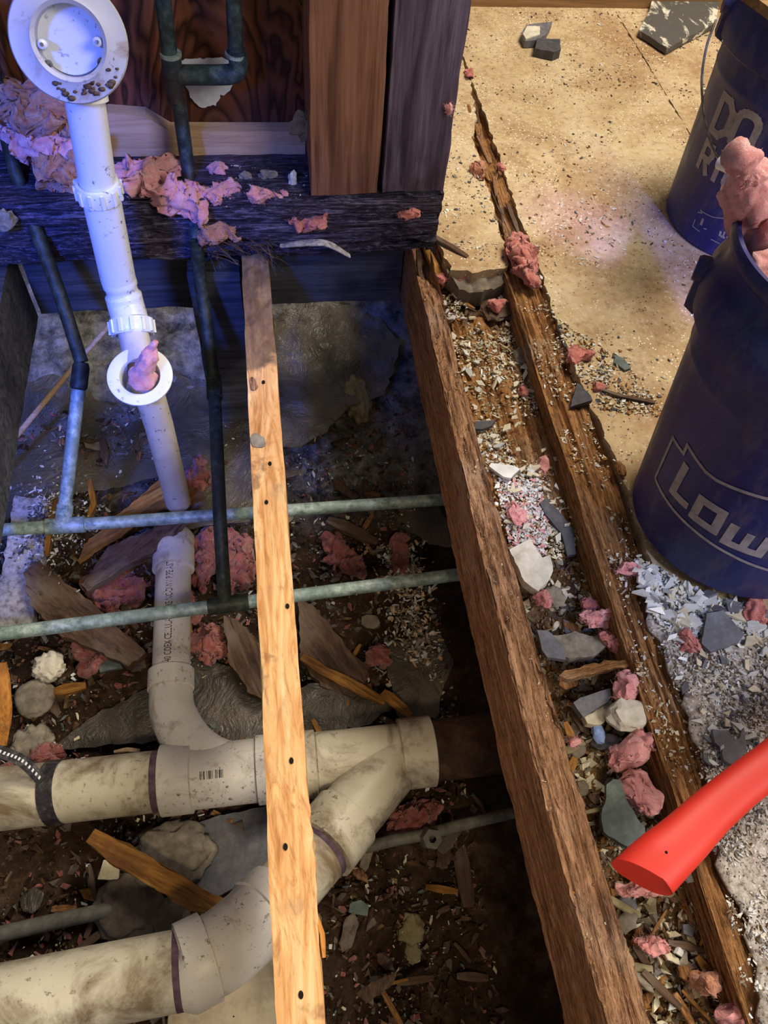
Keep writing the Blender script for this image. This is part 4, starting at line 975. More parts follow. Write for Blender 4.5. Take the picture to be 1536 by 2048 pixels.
w0 = nU(1473, 1050); w1 = nU(1450, 1082); zt, zb = w0[1], w1[1]
aw = w1[0]; S([(aw, zt), (aw, zb), (aw+16, zb), (aw+16, zt)], lw); S([(aw+8, zb), (aw+8, zt-.004)], lw*.85)
a = aw+25; S([(a+9, zt), (a, zt), (a, zb), (a+9, zb)], lw); S([(a, (zt+zb)/2), (a+8, (zt+zb)/2)], lw*.8)
a += 14.5; S([(a, zt+.006), (a-1, zt-.006)], .004); a += 6; S([(a+9, zt), (a, zt), (a, (zt+zb)/2), (a+9, (zt+zb)/2), (a+9, zb), (a, zb)], lw*.9)
obj('printed_logo', mb, 'print', nb)
fC_ = Vector((.842, 1.116, 0)); mb = MB(); S2 = lambda pts, w_, closed=False: stroke(mb, pts, w_, fC_, None, .0007, closed)
fU = lambda x, y: uvb(x, y, (.842, 1.116))
z1, z0_ = .236, .183; lw = .0115
a = 187.5; S2([(a, z1), (a, z0_), (a+7.5, z0_), (a+12.5, z0_+.012), (a+12.5, z1-.012), (a+7.5, z1)], lw, True)
S2(rrect(a+24.5, (z1+z0_)/2, .034, .054, .014), lw, True)
a += 52; S2([(a, z1), (a, z0_)], lw); S2([(a+6, z1), (a+18, z1)], lw); S2([(a+12, z1), (a+12, z0_)], lw)
z1, z0_ = .163, .118; lw = .0095; a = 188
S2([(a, z0_), (a, z1), (a+8, z1), (a+9.5, z1-.012), (a+8, z1-.022), (a, z1-.022)], lw); S2([(a+4, z1-.022), (a+10, z0_)], lw)
a += 17; S2([(a, z0_), (a, z1)], lw)
a += 8; S2([(a+11, z1-.004), (a+8, z1), (a+2, z1), (a, z1-.01), (a, z0_+.01), (a+2, z0_), (a+9, z0_), (a+11, z0_+.008), (a+11, z0_+.02), (a+6, z0_+.02)], lw)
a += 19; S2([(a, z0_), (a, z1)], lw); S2([(a+11, z0_), (a+11, z1)], lw); S2([(a, (z0_+z1)/2), (a+11, (z0_+z1)/2)], lw)
a += 18; S2([(a-2, z1), (a+12, z1)], lw); S2([(a+5, z1), (a+5, z0_)], lw)
obj('printed_lettering', mb, 'print', fb)
mb = MB(); lp = [fU(1386, 452), fU(1391, 438)]
S2([fU(1391, 438), fU(1386, 452), fU(1400, 463)], .0016); S2([fU(1396, 424), fU(1404, 426), fU(1402, 420), fU(1408, 425), fU(1426, 434), fU(1460, 437), fU(1470, 447), (fU(1470, 447)[0]+20, .075)], .0016)
S2([fU(1407, 437), fU(1402, 450)], .0045); S2([fU(1408, 457), fU(1414, 458)], .002); S2([fU(1442, 462), fU(1440, 470), fU(1450, 476)], .004); S2([fU(1450, 463), fU(1446, 473)], .003); S2([fU(1458, 468), fU(1454, 476)], .003); S2([fU(1422, 478), fU(1440, 487)], .0016)
obj('printed_logo', mb, 'print', fb)
# ears and bail
ea = math.radians(176); 
for t_, C0, rot, ang, nm in ((nb, nC_, nrot, math.radians(148), 'n'), (fb, fC_, None, math.radians(160), 'f')):
    for s in (0, math.pi):
        mb = MB(); d = Vector((math.cos(ang+s), math.sin(ang+s), 0)); tt_ = Vector((-d.y, d.x, 0)); c = d*.150+Vector((0, 0, .330))
        lathe(mb, c, d, [(.001, .016), (.012, .016), (.014, .012), (.014, 0)], 20)
        q = [c+d*e[0]+tt_*e[1]+Vector((0, 0, e[2])) for e in ((0, -.014, -.045), (0, .014, -.045), (0, .014, 0), (0, -.014, 0), (.012, -.010, -.040), (.012, .010, -.040), (.012, .010, 0), (.012, -.010, 0))]
        mb.add(q, [(3, 2, 1, 0), (4, 5, 6, 7), (0, 1, 5, 4), (1, 2, 6, 5), (2, 3, 7, 6), (3, 0, 4, 7)])
        for v in mb.v: v.xyz = (rot @ v if rot else v)+C0
        obj('ear', mb, 'bucket', t_, smooth=True, angle=30)
bl = [aty(1432, 40, 1.145), aty(1414, 90, 1.12), aty(1404, 150, 1.09), aty(1405, 200, 1.06), aty(1410, 240, 1.04), aty(1420, 280, 1.0), aty(1432, 310, .96), aty(1442, 322, .93)]
mb = MB(); tube(mb, curve(bl, 6), .0019, 8); bail = obj('bail_wire', mb, 'steel', fb, smooth=True)
g1, g2 = aty(1440, 324, .93), aty(1500, 350, .88)
mb = MB(); tube(mb, [g1, g1.lerp(g2, .02), g2], [.008, .0095, .0095], 20); tube(mb, curve([g2, fC_+Vector((.02, -.20, .22)), fC_+Vector((.12, -.12, .29)), fC_+Vector((.153, -.02, .33))], 6), .0019, 8)
obj('bail_grip', mb, 'white', fb, smooth=True, angle=40)
# insulation in the near bucket
mb = MB(); V, Fc = ico(5); vs = []; c = nC_+nrot @ Vector((0, 0, .350))
for v in V:
    d = 1+.25*fbm(v.x*2, v.y*2, v.z*2, 5)+.35*abs(fbm(v.x*7, v.y*7, v.z*7, 4)); q = c+Vector((v.x*.115, v.y*.115, v.z*.05))*d
    r = (q-c); rr_ = math.hypot(r.x, r.y)
    if rr_ > .132: q.x = c.x+r.x*.132/rr_; q.y = c.y+r.y*.132/rr_
    vs.append(q)
mb.add(vs, Fc)
hn = curve([c+Vector((-.02, .02, .02)), aty(1512, 430, .62), aty(1508, 378, .60), aty(1494, 332, .585), aty(1480, 316, .575)], 8)
tube(mb, hn, [max(.007, .036-.0010*i) for i in range(len(hn))], 40, nz=lambda q: .012*fbm(q.x*35, q.y*35, q.z*12, 5)+.008*abs(fbm(q.x*120, q.y*120, q.z*50, 3)))
hn = curve([c+Vector((.03, .05, .02)), aty(1560, 420, .66), aty(1545, 370, .66)], 8)
tube(mb, hn, [max(.010, .040-.0012*i) for i in range(len(hn))], 30, nz=lambda q: .012*fbm(q.x*35, q.y*35, q.z*35, 5))
for k_, (q_, d_) in enumerate([((1502, 368), .032), ((1490, 345), .020), ((1535, 410), .05)]):
    fluff(mb, aty(q_[0]+8, q_[1]+8, (.60, .58, .62, .58, .50)[k_]), (d_, d_, d_*.7), random.Random(60+k_), None, 6)
rr = random.Random(5); base = list(mb.v)
for _ in range(1800):
    p = rr.choice(base); dr = Vector((rr.gauss(0, 1), rr.gauss(0, 1), rr.gauss(0, 1))).normalized(); u = dr.orthogonal(); L = rr.uniform(.002, .006)
    q = [p-u*.00014, p+u*.00014, p+dr*L+u*.00014, p+dr*L-u*.00014]; mb.add(q, [(0, 1, 2, 3)])
obj('insulation_heap', mb, 'pink', label='heap of pink fibreglass insulation rising out of the near bucket', cat='insulation', smooth=True)
# board lying over the far bucket
mb = MB(); z = .390; P = [at(1478, -4, z), at(1536, 38, z), at(1640, 110, z), at(1760, -60, z), at(1560, -120, z)]
patch(mb, jag([p.to_2d() for p in P], .0005, .02, 1), lambda x, y: .401, .05, .012); obj('board_scrap', mb, 'plytop', label='tan board scrap laid over the top of the far bucket', cat='board')
# ================================================================ RED AXE HANDLE
ah = thing('axe_handle', 'red fibreglass axe handle lying across the rotted joist', 'axe handle', at(1300, 1740, .0))
ctr = [(1297, 1743, .045), (1325, 1716, .048), (1365, 1680, .050), (1420, 1626, .052), (1478, 1576, .055), (1538, 1530, .058), (1620, 1470, .062), (1780, 1365, .068), (2050, 1200, .075), (2500, 980, .08)]
wds = [.054, .052, .048, .0435, .041, .041, .042, .042, .042, .044]
P = [at(x, y, z) for x, y, z in ctr]; Pc = curve(P, 8); Wc = []
for i in range(len(Pc)): f = i/8; a = int(min(f, 8)); t = f-a; Wc.append(wds[a]*(1-t)+wds[min(9, a+1)]*t)
mb = MB(); vs = []; seg_ = 40; n = len(Pc)
for i, p in enumerate(Pc):
    t = (Pc[min(n-1, i+1)]-Pc[max(0, i-1)]).normalized(); s = t.cross(Vector((0, 0, 1))).normalized(); u = s.cross(t)
    for k in range(seg_):
        a = 2*math.pi*k/seg_; ca, sa = math.cos(a), math.sin(a); e = .85
        wv_ = Wc[i]/2; cut = 0
        q = p+s*math.copysign(abs(ca)**e, ca)*wv_+u*math.copysign(abs(sa)**e, sa)*wv_*.62
        if i == 0: q += t*(-.004)+t*(-s.dot(q-p))*.30*0 
        vs.append(q)
for k in range(seg_):       # slanted butt: push the lower side of the end outwards
    p = Pc[0]; q = vs[k]; t = (Pc[1]-Pc[0]).normalized(); s = t.cross(Vector((0, 0, 1))).normalized()
    vs[k] = q+t*(.011*(q-p).dot(s)/.027)-t*.004+t*(.006*(q.z-p.z)/.016)
fs = [(i*seg_+k, i*seg_+(k+1) % seg_, (i+1)*seg_+(k+1) % seg_, (i+1)*seg_+k) for i in range(n-1) for k in range(seg_)]
fs += [tuple(range(seg_))[::-1], tuple((n-1)*seg_+k for k in range(seg_))]
mb.add(vs, fs); obj('grip', mb, 'red', ah, smooth=True, angle=40)
mb = MB(); V, Fc = ico(2); c = at(1332, 1705, .0632); mb.add([c+v*.0017 for v in V], Fc); obj('hanging_hole_bead', mb, 'black', ah)  # black bead paints the dark of a hole in the handle
# ================================================================ FLOOR AND BAY PIECES
def fp(name, label, cat, pxp, z, thick, mat, edge=.001, rough=.0005, tilt=(0, 0), **kw): return piece(name, label, cat, pxp, z+thick, thick, mat, edge, rough, tilt, **kw)
fp('grey_tile', 'large dark tile with white mortar smears at the back wall', 'tile', [(1278, 60), (1300, 20), (1310, -30), (1440, -10), (1432, 45), (1400, 62), (1335, 97)], .004, .012, 'plastered', .001, .001)
fp('grey_tile', 'grey tile chunk with a white patch near the back wall', 'tile', [(1043, 68), (1052, 50), (1105, 42), (1095, 66), (1075, 80), (1050, 82)], .002, .014, 'slate_l', .001, .001)
fp('plaster_patch', 'white mortar crust on the grey tile chunk near the back wall', 'mortar', [(1046, 68), (1054, 52), (1080, 52), (1080, 68), (1052, 78)], .016, .003, 'plaster', .001, .001)
fp('grey_tile', 'dark brick-shaped tile chunk near the back wall', 'tile', [(1070, 96), (1074, 76), (1120, 78), (1122, 98), (1108, 104)], .001, .018, 'slate', .0008, .001)
fp('grey_tile', 'large grey tile shard in front of the near bucket', 'tile', [(1405, 1285), (1412, 1228), (1445, 1222), (1488, 1270), (1478, 1285), (1424, 1302)], .008, .006, 'slate_l', .0008, .0004, (.05, .08))
fp('grey_tile', 'grey tile shard above the red handle, left of two', 'tile', [(1425, 1458), (1455, 1460), (1480, 1490), (1450, 1500), (1430, 1485)], .004, .006, 'slate_l', .001, .0004)
fp('grey_tile', 'grey tile shard touching the red handle, right of two', 'tile', [(1445, 1498), (1480, 1475), (1488, 1455), (1492, 1500), (1470, 1530), (1448, 1520)], .008, .006, 'slate_l', .001, .0004)
fp('grey_tile', 'black triangular tile shard on the edge of the subfloor', 'tile', [(1143, 808), (1155, 765), (1178, 790), (1184, 803)], .0, .007, 'slate', .001, .0006, (.3, 0))
fp('grey_tile', 'small dark tile flake left of the near bucket', 'tile', [(1228, 725), (1232, 710), (1248, 716), (1262, 736), (1250, 740)], .0, .004, 'slate_green', .001, .0004)
fp('grey_tile', 'dark tile flake in the upper bay leaning on the rotted joist', 'tile', [(948, 858), (952, 842), (992, 840), (982, 852), (965, 858)], -.040, .005, 'slate', .001, .0004)
fp('grey_tile', 'curved dark grey tile strip in the middle of the bay', 'tile', [(1080, 1005), (1095, 995), (1125, 1030), (1148, 1060), (1152, 1108), (1135, 1112), (1122, 1065), (1092, 1030)], -.044, .006, 'slate', .0008, .0004)
fp('grey_tile', 'dark grey tile piece beside the rotted joist below the pale chunk', 'tile', [(1074, 1260), (1096, 1262), (1130, 1296), (1132, 1320), (1095, 1315), (1084, 1300)], -.035, .007, 'slate_l', .0008, .0005)
fp('grey_tile', 'grey blue tile block under the white plaster chunk', 'tile', [(1147, 1405), (1160, 1396), (1218, 1378), (1222, 1392), (1218, 1402), (1168, 1432)], -.035, .012, 'slate_l', .0005, .0003, (0, .2))
fp('mortar_chunk', 'cream mortar backing under the grey blue tile block', 'mortar chunk', [(1168, 1434), (1222, 1400), (1230, 1412), (1200, 1450), (1175, 1446)], -.045, .012, 'tile_c', .002, .002)
fp('grey_tile', 'large pale grey tile shard left of the red handle', 'tile', [(1205, 1640), (1212, 1570), (1225, 1560), (1240, 1562), (1252, 1600), (1290, 1655), (1292, 1672), (1262, 1695), (1210, 1662)], -.03, .007, 'slate_green', .0015, .001, (.1, .1))
fp('grey_tile', 'pale grey tile shard tucked under the red handle at right', 'tile', [(1362, 1745), (1385, 1700), (1408, 1712), (1405, 1762), (1380, 1765)], -.03, .006, 'tile_w', .001, .0004)
fp('white_tile', 'long white triangular tile shard in the upper bay', 'tile', [(978, 932), (982, 926), (1030, 932), (1040, 938), (1022, 956), (1008, 954)], -.038, .005, 'tile_w', .0006, .0003)
fp('mortar_slab', 'pale crumbly mortar slab above the wooden strip in the bay', 'mortar chunk', [(1105, 1270), (1150, 1262), (1200, 1268), (1215, 1290), (1190, 1310), (1140, 1318), (1115, 1300)], -.045, .014, 'mortar', .003, .003)
fp('plaster_chunk', 'pale blue-white plaster chunk leaning on the rotted joist', 'plaster', [(1018, 1102), (1060, 1082), (1072, 1100), (1085, 1115), (1100, 1110), (1107, 1140), (1098, 1160), (1078, 1178), (1050, 1160), (1030, 1125)], -.022, .014, 'plaster', .0015, .002, (0, .15))
lump('plaster_chunk', 'white plaster chunk on top of pink insulation in the lower bay', 'plaster', (1210, 1404, 1294, 1470), -.03, .035, 'plaster', .22, 1.6, facet=True, sub=3)
fp('wood_strip', 'splintered brown wooden strip bridging the bay', 'wood strip', [(1118, 1352), (1135, 1358), (1200, 1342), (1270, 1330), (1286, 1320), (1278, 1316), (1200, 1328), (1130, 1340)], -.028, .012, 'oldtop', .0025, .002)
lump('glass_piece', 'small blue sparkling glass piece below the grey blue tile block', 'glass', (1183, 1448, 1208, 1490), -.045, .012, 'foil', .2, 2, facet=True, sub=2)
lump('stone', 'small grey stone in the upper bay', 'stone', (1025, 702, 1055, 735), -.05, .018, 'mortar', .25, 1.8)
lump('stone', 'rough grey stone below the pale blue-white chunk', 'stone', (1085, 1180, 1125, 1220), -.05, .022, 'mortar', .3, 2.4)
lump('bark_piece', 'dark brown bark piece with a pink tuft in the upper bay', 'bark', (958, 605, 1022, 648), -.045, .02, 'brownwood', .35, 2, facet=True, sub=3)
lump('wood_chunk', 'brown wood chunk at the foot of the near bucket beside the joist', 'wood chunk', (1228, 930, 1248, 958), .0, .015, 'oldtop', .3, 2)
stick('plank_splinter', 'brown splintered lath under the pale pink scrap at right of the bay', 'wood splinter', [at(1235, 1480, -.05), at(1275, 1540, -.05), at(1300, 1590, -.05)], .016, .010, 'brownwood', seed=5)
stick('long_twig', 'thin brown twig lying on the subfloor left of the near bucket', 'twig', [at(1200, 778, .004), at(1240, 792, .004), at(1310, 806, .004)], .006, .004, 'brownwood', seed=6)
pk = [((1015, 478, 1068, 585), .0, .035, 'pink_dirty', 'large salmon insulation tuft on the wide joist at the broken floor end'), ((975, 602, 1008, 628), -.03, .015, 'pink_dirty', 'small salmon tuft on the bark piece in the upper bay'),
 ((1128, 700, 1182, 728), .0, .014, 'pink_dirty', 'salmon insulation tuft on the subfloor above the black tile shard'), ((1183, 765, 1210, 786), .0, .012, 'pink_dirty', 'small salmon tuft at the end of the thin twig'),
 ((1035, 780, 1062, 795), -.045, .01, 'pink_dirty', 'tiny salmon tuft in the upper bay'), ((1078, 925, 1098, 955), -.045, .012, 'pink', 'small pink tuft right of the white triangular shard'),
 ((1235, 1132, 1285, 1158), .0, .012, 'pink', 'pale pink tuft on the wide joist left of the bucket foot'), ((1160, 1198, 1195, 1232), -.045, .016, 'pink_dirty', 'brownish pink tuft below the rough grey stone'),
 ((1160, 1230, 1235, 1262), -.04, .022, 'pink', 'bright pink insulation tuft against the wide joist'), ((1190, 1270, 1250, 1315), -.04, .02, 'pink_dirty', 'dull pink insulation above the wooden strip'),
 ((1218, 1348, 1272, 1405), -.025, .03, 'pink', 'bright salmon insulation clump just below the wooden strip'), ((1215, 1465, 1300, 1540), -.045, .04, 'pink', 'large salmon insulation clump under the white plaster chunk'),
 ((1135, 1475, 1162, 1498), -.04, .015, 'pink', 'small salmon tuft beside the rotted joist left of the glass piece'), ((1240, 1545, 1308, 1650), -.035, .025, 'pink', 'long pale pink insulation strip on the large pale grey shard'),
 ((1240, 1752, 1330, 1800), -.045, .02, 'pink', 'pink insulation crushed under the butt of the red handle'), ((1268, 1868, 1335, 1920), -.045, .02, 'pink', 'salmon insulation tuft beside the rotted joist below the red handle'),
 ((1375, 1942, 1435, 2000), -.04, .025, 'pink_orange', 'dusty pink insulation lump against the wide joist near the bottom'), ((1425, 2005, 1500, 2060), -.04, .03, 'pink', 'pink insulation at the bottom edge beside the wide joist'),
 ((1480, 1205, 1525, 1262), .0, .02, 'pink_dirty', 'dull pink tuft right of the large grey shard by the bucket'), ((1345, 1270, 1400, 1320), .0, .018, 'pink_dirty', 'brownish pink tuft left of the large grey shard by the bucket'),
 ((925, 140, 948, 158), .002, .006, 'pink_dirty', 'small salmon fluff on the subfloor beside the corner stud'), ((990, 330, 1012, 345), .002, .008, 'pink_dirty', 'small salmon tuft in the floor crack'),
 ((1005, 1010, 1060, 1060), -.04, .014, 'pink', 'thin pink fibres among white chips beside the rotted joist'), ((945, 330, 975, 356), .002, .008, 'pink_orange', 'pale peach lump on the narrow floor strip'),
 ((898, 548, 935, 575), -.03, .015, 'pink_dirty', 'salmon scraps below the broken grey floor edge, right of two'), ((870, 555, 895, 580), -.03, .015, 'pink_dirty', 'salmon scraps below the broken grey floor edge, left of two'),
 ((1060, 1185, 1100, 1225), -.03, .02, 'pink_dirty', 'dull peach tuft on the rotted joist beside the rough grey stone')]
for b, z, hg, m, L in pk: lump('insulation_tuft', L, 'insulation', b, z, hg*1.3, m, .5, 2.0, fuzz=.6, sub=5 if (b[2]-b[0]) > 45 else 4)
fl('tiny pink tuft stuck on the right face of the corner stud', 900, 218, 1.05, .012, .016, .008, 'pink', 31)
# splinters in the floor crack
rr = random.Random(21)
for k in range(22):
    y = rr.uniform(1.0, 1.5); x = .42+rr.gauss(0, .006); L = rr.uniform(.03, .09); a = rr.gauss(0, .12)
    stick('crack_splinter', 'brown splinter wedged in the broken crack of the subfloor', 'wood splinter', [Vector((x, y, -.004)), Vector((x+L*math.sin(a), y+L*math.cos(a), rr.uniform(-.008, .002)))], rr.uniform(.004, .011), .005, rr.choice(('rot', 'oldtop', 'brownwood')), group='splinters in the floor crack', seed=k)
WADJ = {'splinter': 'yellow-brown ', 'oldtop': 'tan ', 'brownwood': 'dark brown ', 'mortar_y': 'pale yellowish '}
# debris along the far bay end
for k in range(26):
    px = rr.uniform(850, 1010); py = rr.uniform(560, 690); p = at(px, py, -.045); a = rr.uniform(-1.3, 1.3); L = rr.uniform(.012, .04)
    wm = rr.choice(('splinter', 'oldtop', 'brownwood'))
    stick('wood_flake', WADJ[wm]+'small wood flake in the upper end of the bay', 'wood flake', [p, p+Vector((L*math.cos(a), L*math.sin(a), rr.uniform(-.002, .004)))], rr.uniform(.003, .008), .003, wm, group='wood flakes in the upper bay', seed=k)
for k in range(60):
    px = rr.uniform(1120, 1420); py = rr.uniform(1220, 2040); p = at(px, py, -.05)
    if not (.285 < p.x < .38): continue
    a = rr.uniform(-1.5, 1.5); L = rr.uniform(.012, .045)
    wm = rr.choice(('splinter', 'oldtop', 'brownwood', 'mortar_y'))
    stick('wood_flake', WADJ[wm]+'small wood flake in the lower end of the bay', 'wood flake', [p+Vector((0, 0, rr.uniform(0, .01))), p+Vector((L*math.cos(a), L*math.sin(a), rr.uniform(-.002, .006)))], rr.uniform(.003, .010), .003, wm, group='wood flakes in the lower bay', seed=k)
for k in range(60):
    px = rr.uniform(20, 960); py = rr.uniform(900, 1990)
    if 480 < px < 660: continue
    z = ghz(px, py, .01); p = at(px, py, z)
    if p.x > .22: continue
    a = rr.uniform(-1.6, 1.6); L = rr.uniform(.015, .07)
    wm = rr.choice(('splinter', 'brownwood', 'brownwood', 'oldtop'))
    stick('wood_scrap', WADJ[wm]+'small wood scrap on the crawlspace dirt', 'wood scrap', [p, p+Vector((L*math.cos(a), L*math.sin(a), rr.uniform(0, .012)))], rr.uniform(.004, .014), .004, wm, group='wood scraps on the crawlspace dirt', seed=k)
ADJ = {'tile_c': 'cream ', 'slate_l': 'dark grey ', 'mortar_y': 'yellowish ', 'mortar': 'grey ', 'brownwood': 'dark brown ', 'splinter': 'yellow-brown ', 'oldtop': 'tan ', 'rot': 'reddish brown ', 'mortar_d': 'brown-grey ', 'sheet': 'dull grey ', 'concrete': 'sandy grey '}
for k in range(150):
    rr = random.Random(900+k); up = k >= 90
    if up: px, py = rr.uniform(1130, 1440), rr.uniform(1180, 2040); p = at(px, py, -.05); z = bay(p.x, p.y)+.012
    else: px, py = rr.uniform(0, 1080), rr.uniform(820, 2040); z = ghz(px, py, .014); p = at(px, py, z)
    if (up and not (.288 < p.x < .375)) or (not up and (p.x > .225 or .29 < p.y < .40 or (p.y < .16 and p.x < -.03))): continue
    s_ = rr.uniform(.007, .016) if up else rr.uniform(.010, .028); n_ = rr.randint(5, 7); e_ = rr.uniform(1, 1.9); t0 = rr.uniform(0, 6.28)
    pl = []
    for j in range(n_):
        a = 6.283*j/n_; v = Vector((math.cos(a)*s_*e_*rr.uniform(.6, 1), math.sin(a)*s_/e_*rr.uniform(.6, 1))); pl.append(Vector((p.x+v.x*math.cos(t0)-v.y*math.sin(t0), p.y+v.x*math.sin(t0)+v.y*math.cos(t0))))
    mb = MB(); tx, ty = rr.gauss(0, .3), rr.gauss(0, .3)
    patch(mb, jag(pl, .0012, .004, k), lambda x, y: z+(x-p.x)*tx+(y-p.y)*ty+.0012*fbm(x*90, y*90, k, 3), .006, .004 if k % 3 else .007, 0, k)
    m_ = rr.choice(['brownwood', 'brownwood', 'mortar_d', 'splinter', 'sheet', 'rot', 'mortar'] if not up else ['oldtop', 'mortar', 'mortar_y', 'concrete', 'tile_c', 'brownwood', 'slate_l'])
    obj('rubble_piece', mb, m_, label=ADJ[m_]+('flat angular rubble piece lying in the dirt of the lower bay' if up else 'flat angular rubble piece lying on the crawlspace dirt'), cat='rubble', group='rubble pieces in the lower bay' if up else 'rubble pieces on the crawlspace dirt', smooth=True)
mb = MB(); patch(mb, jag([at(x, y, 0).to_2d() for x, y in [(1288, 1165), (1340, 1180), (1420, 1215), (1560, 1250), (1620, 1400), (1600, 2100), (1545, 2100), (1500, 1900), (1440, 1700), (1385, 1480), (1330, 1300)]], .010, .012, 4), lambda x, y: .0014+.0012*fbm(x*40, y*40, 3, 3), .012, .004)
obj('plaster_dust', mb, 'dust', label='layer of pale plaster dust on the subfloor around the red handle', cat='dust', kind='stuff', smooth=True)
# ---------------------------------------------------------------- individual tile shards
var = {}
def shard_mesh(mat, i):
    if (mat, i) not in var:
        rr_ = random.Random(i*31+5); mb = MB(); chip(mb, Vector((0, 0, 0)), .01, .0032, rr_, 0, rr_.uniform(1, 1.7), 0)
        me = bpy.data.meshes.new('shard'); me.from_pydata(mb.v, [], mb.f); me.materials.append(M[mat]); var[(mat, i)] = me
    return var[(mat, i)]
ADJ = {'tile_w': 'bluish white ', 'tile_c': 'cream ', 'slate_l': 'dark grey ', 'plaster': 'chalky ', 'mortar_y': 'yellowish ', 'mortar': 'grey ', 'brownwood': 'dark brown ', 'splinter': 'yellow-brown ', 'oldtop': 'tan ', 'rot': 'reddish brown ', 'mortar_d': 'brown-grey ', 'sheet': 'dull grey ', 'concrete': 'sandy grey '}
def shards(n, pick, zf, size, mats, name, label, group, tilt=.3, cat='tile shard'):
    rr_ = random.Random(len(label)*7+n); c = 0; first = {}
    while c < n:
        p = pick(rr_)
        if p is None: continue
        m = rr_.choice(mats); o = bpy.data.objects.new(name, shard_mesh(m, rr_.randrange(10))); C.objects.link(o)
        s = rr_.uniform(*size)/.01; o.scale = (s, s, min(s, 1.2)); o.location = (p[0], p[1], zf(p[0], p[1])+.003+abs(rr_.gauss(0, .002)))
        o.rotation_euler = (rr_.gauss(0, tilt), rr_.gauss(0, tilt), rr_.uniform(0, 6.28)); tag(o, ADJ.get(m, '')+label, cat, group); c += 1
def pxpick(poly, z):
    P = [Vector(p) for p in poly]; x0 = min(p.x for p in P); x1 = max(p.x for p in P); y0 = min(p.y for p in P); y1 = max(p.y for p in P)
    def f(r):
        q = Vector((r.uniform(x0, x1), r.uniform(y0, y1)))
        if not inside(q, P): return None
        return at(q.x, q.y, z).to_2d()
    return f
def clear(f):      # keep off the pails' footprints
    def g(r):
        p = f(r)
        if p is None or (p.x-.579)**2+(p.y-.495)**2 < .129**2 or (p.x-.842)**2+(p.y-1.116)**2 < .13**2: return None
        return p
    return g
foot = clear(pxpick([(1265, 1120), (1300, 1130), (1400, 1190), (1536, 1225), (1560, 1260), (1500, 1290), (1420, 1270), (1350, 1300), (1300, 1230)], .0))
shards(90, foot, lambda x, y: .003, (.005, .014), ['tile_w', 'tile_w', 'tile_w', 'tile_c', 'slate_l'], 'tile_shard', 'broken tile shard heaped at the foot of the near bucket', 'tile shards at the near bucket')
lower = clear(pxpick([(1300, 1260), (1560, 1280), (1560, 1480), (1420, 1560), (1380, 1450)], 0))
shards(70, lower, lambda x, y: .001, (.004, .009), ['tile_w', 'tile_c', 'tile_w', 'slate_l'], 'tile_shard', 'small tile shard between the near bucket and the red handle', 'tile shards above the red handle')
bayp = pxpick([(880, 600), (1000, 600), (1150, 1000), (1170, 1080), (1100, 1110), (1010, 1080), (930, 830)], -.05)
shards(80, bayp, lambda x, y: -.043, (.004, .009), ['tile_w', 'tile_c', 'tile_c', 'plaster'], 'tile_shard', 'small tile shard scattered over the grooved plank in the bay', 'tile shards on the grooved plank')
lowbay = pxpick([(1120, 1220), (1200, 1220), (1420, 1850), (1470, 2060), (1330, 2060), (1220, 1600)], -.055)
shards(60, lowbay, lambda x, y: bay(x, y)+.004, (.004, .011), ['tile_w', 'tile_c', 'mortar_y', 'mortar', 'slate_l', 'mortar_y'], 'tile_shard', 'small shard in the dirt of the lower bay', 'tile shards in the lower bay')
# ---------------------------------------------------------------- countless crumbs
def crumbs(name, label, n, pick, zf, size, th, mats, seed, el=(1, 1.9), tilt=.35, cat='crumbs', cl=0):
    rr_ = random.Random(seed); mb = MB(); c = 0; tries = 0
    while c < n and tries < n*40:
        tries += 1; p = pick(rr_)
        if p is None: continue
        if cl and fbm(p[0]*cl, p[1]*cl, seed, 3) < rr_.uniform(-.25, .35): continue
        s = size[0]+(size[1]-size[0])*rr_.random()**2.5
        chip(mb, Vector((p[0], p[1], zf(p[0], p[1])+s*.25)), s, th*rr_.uniform(.5, 1.3), rr_, rr_.randrange(len(mats)), rr_.uniform(*el), tilt); c += 1
    obj(name, mb, mats, label=label, cat=cat, kind='stuff')
box = lambda x0, x1, y0, y1: (lambda r: Vector((r.uniform(x0, x1), r.uniform(y0, y1))))
fz = lambda x, y: .0003
allfl = clear(box(.45, 1.15, .0, 1.9)); crumbs('floor_crumbs', 'tiny pale and dark chips scattered across the dusty subfloor', 3800, allfl, fz, (.0010, .0042), .0012, ['tile_c', 'tile_w', 'splinter', 'baydirt', 'slate', 'tile_c'], 1, cl=6)
crumbs('strip_crumbs', 'tiny plaster crumbs on the narrow floor strip beside the sill plate', 700, box(.295, .40, 1.03, 1.7), fz, (.001, .004), .0012, ['tile_w', 'tile_c', 'slate', 'mortar'], 2, cl=14)
crumbs('edge_chips', 'small pale chips along the broken subfloor edge by the wide joist', 900, pxpick([(1060, 500), (1120, 640), (1250, 720), (1340, 840), (1190, 820), (1130, 700)], 0), fz, (.001, .0055), .0012, ['tile_w', 'tile_c', 'splinter', 'slate', 'tile_c'], 3, cl=12)
crumbs('bucket_foot_chips', 'countless white tile crumbs around the foot of the near bucket', 1500, foot, lambda x, y: .004, (.0015, .006), .0014, ['tile_w', 'tile_w', 'tile_c', 'slate_l', 'paper'], 4)
crumbs('white_gravel', 'countless pale crumbs on the floor above the red handle', 7500, clear(pxpick([(1290, 1190), (1570, 1250), (1570, 2060), (1500, 2060), (1430, 1700), (1370, 1450)], 0)), lambda x, y: .0015, (.0005, .0034), .0010, ['tile_w', 'plaster', 'tile_w', 'mortar', 'paper', 'slate_l', 'baydirt', 'mortar_d'], 5, cl=9)
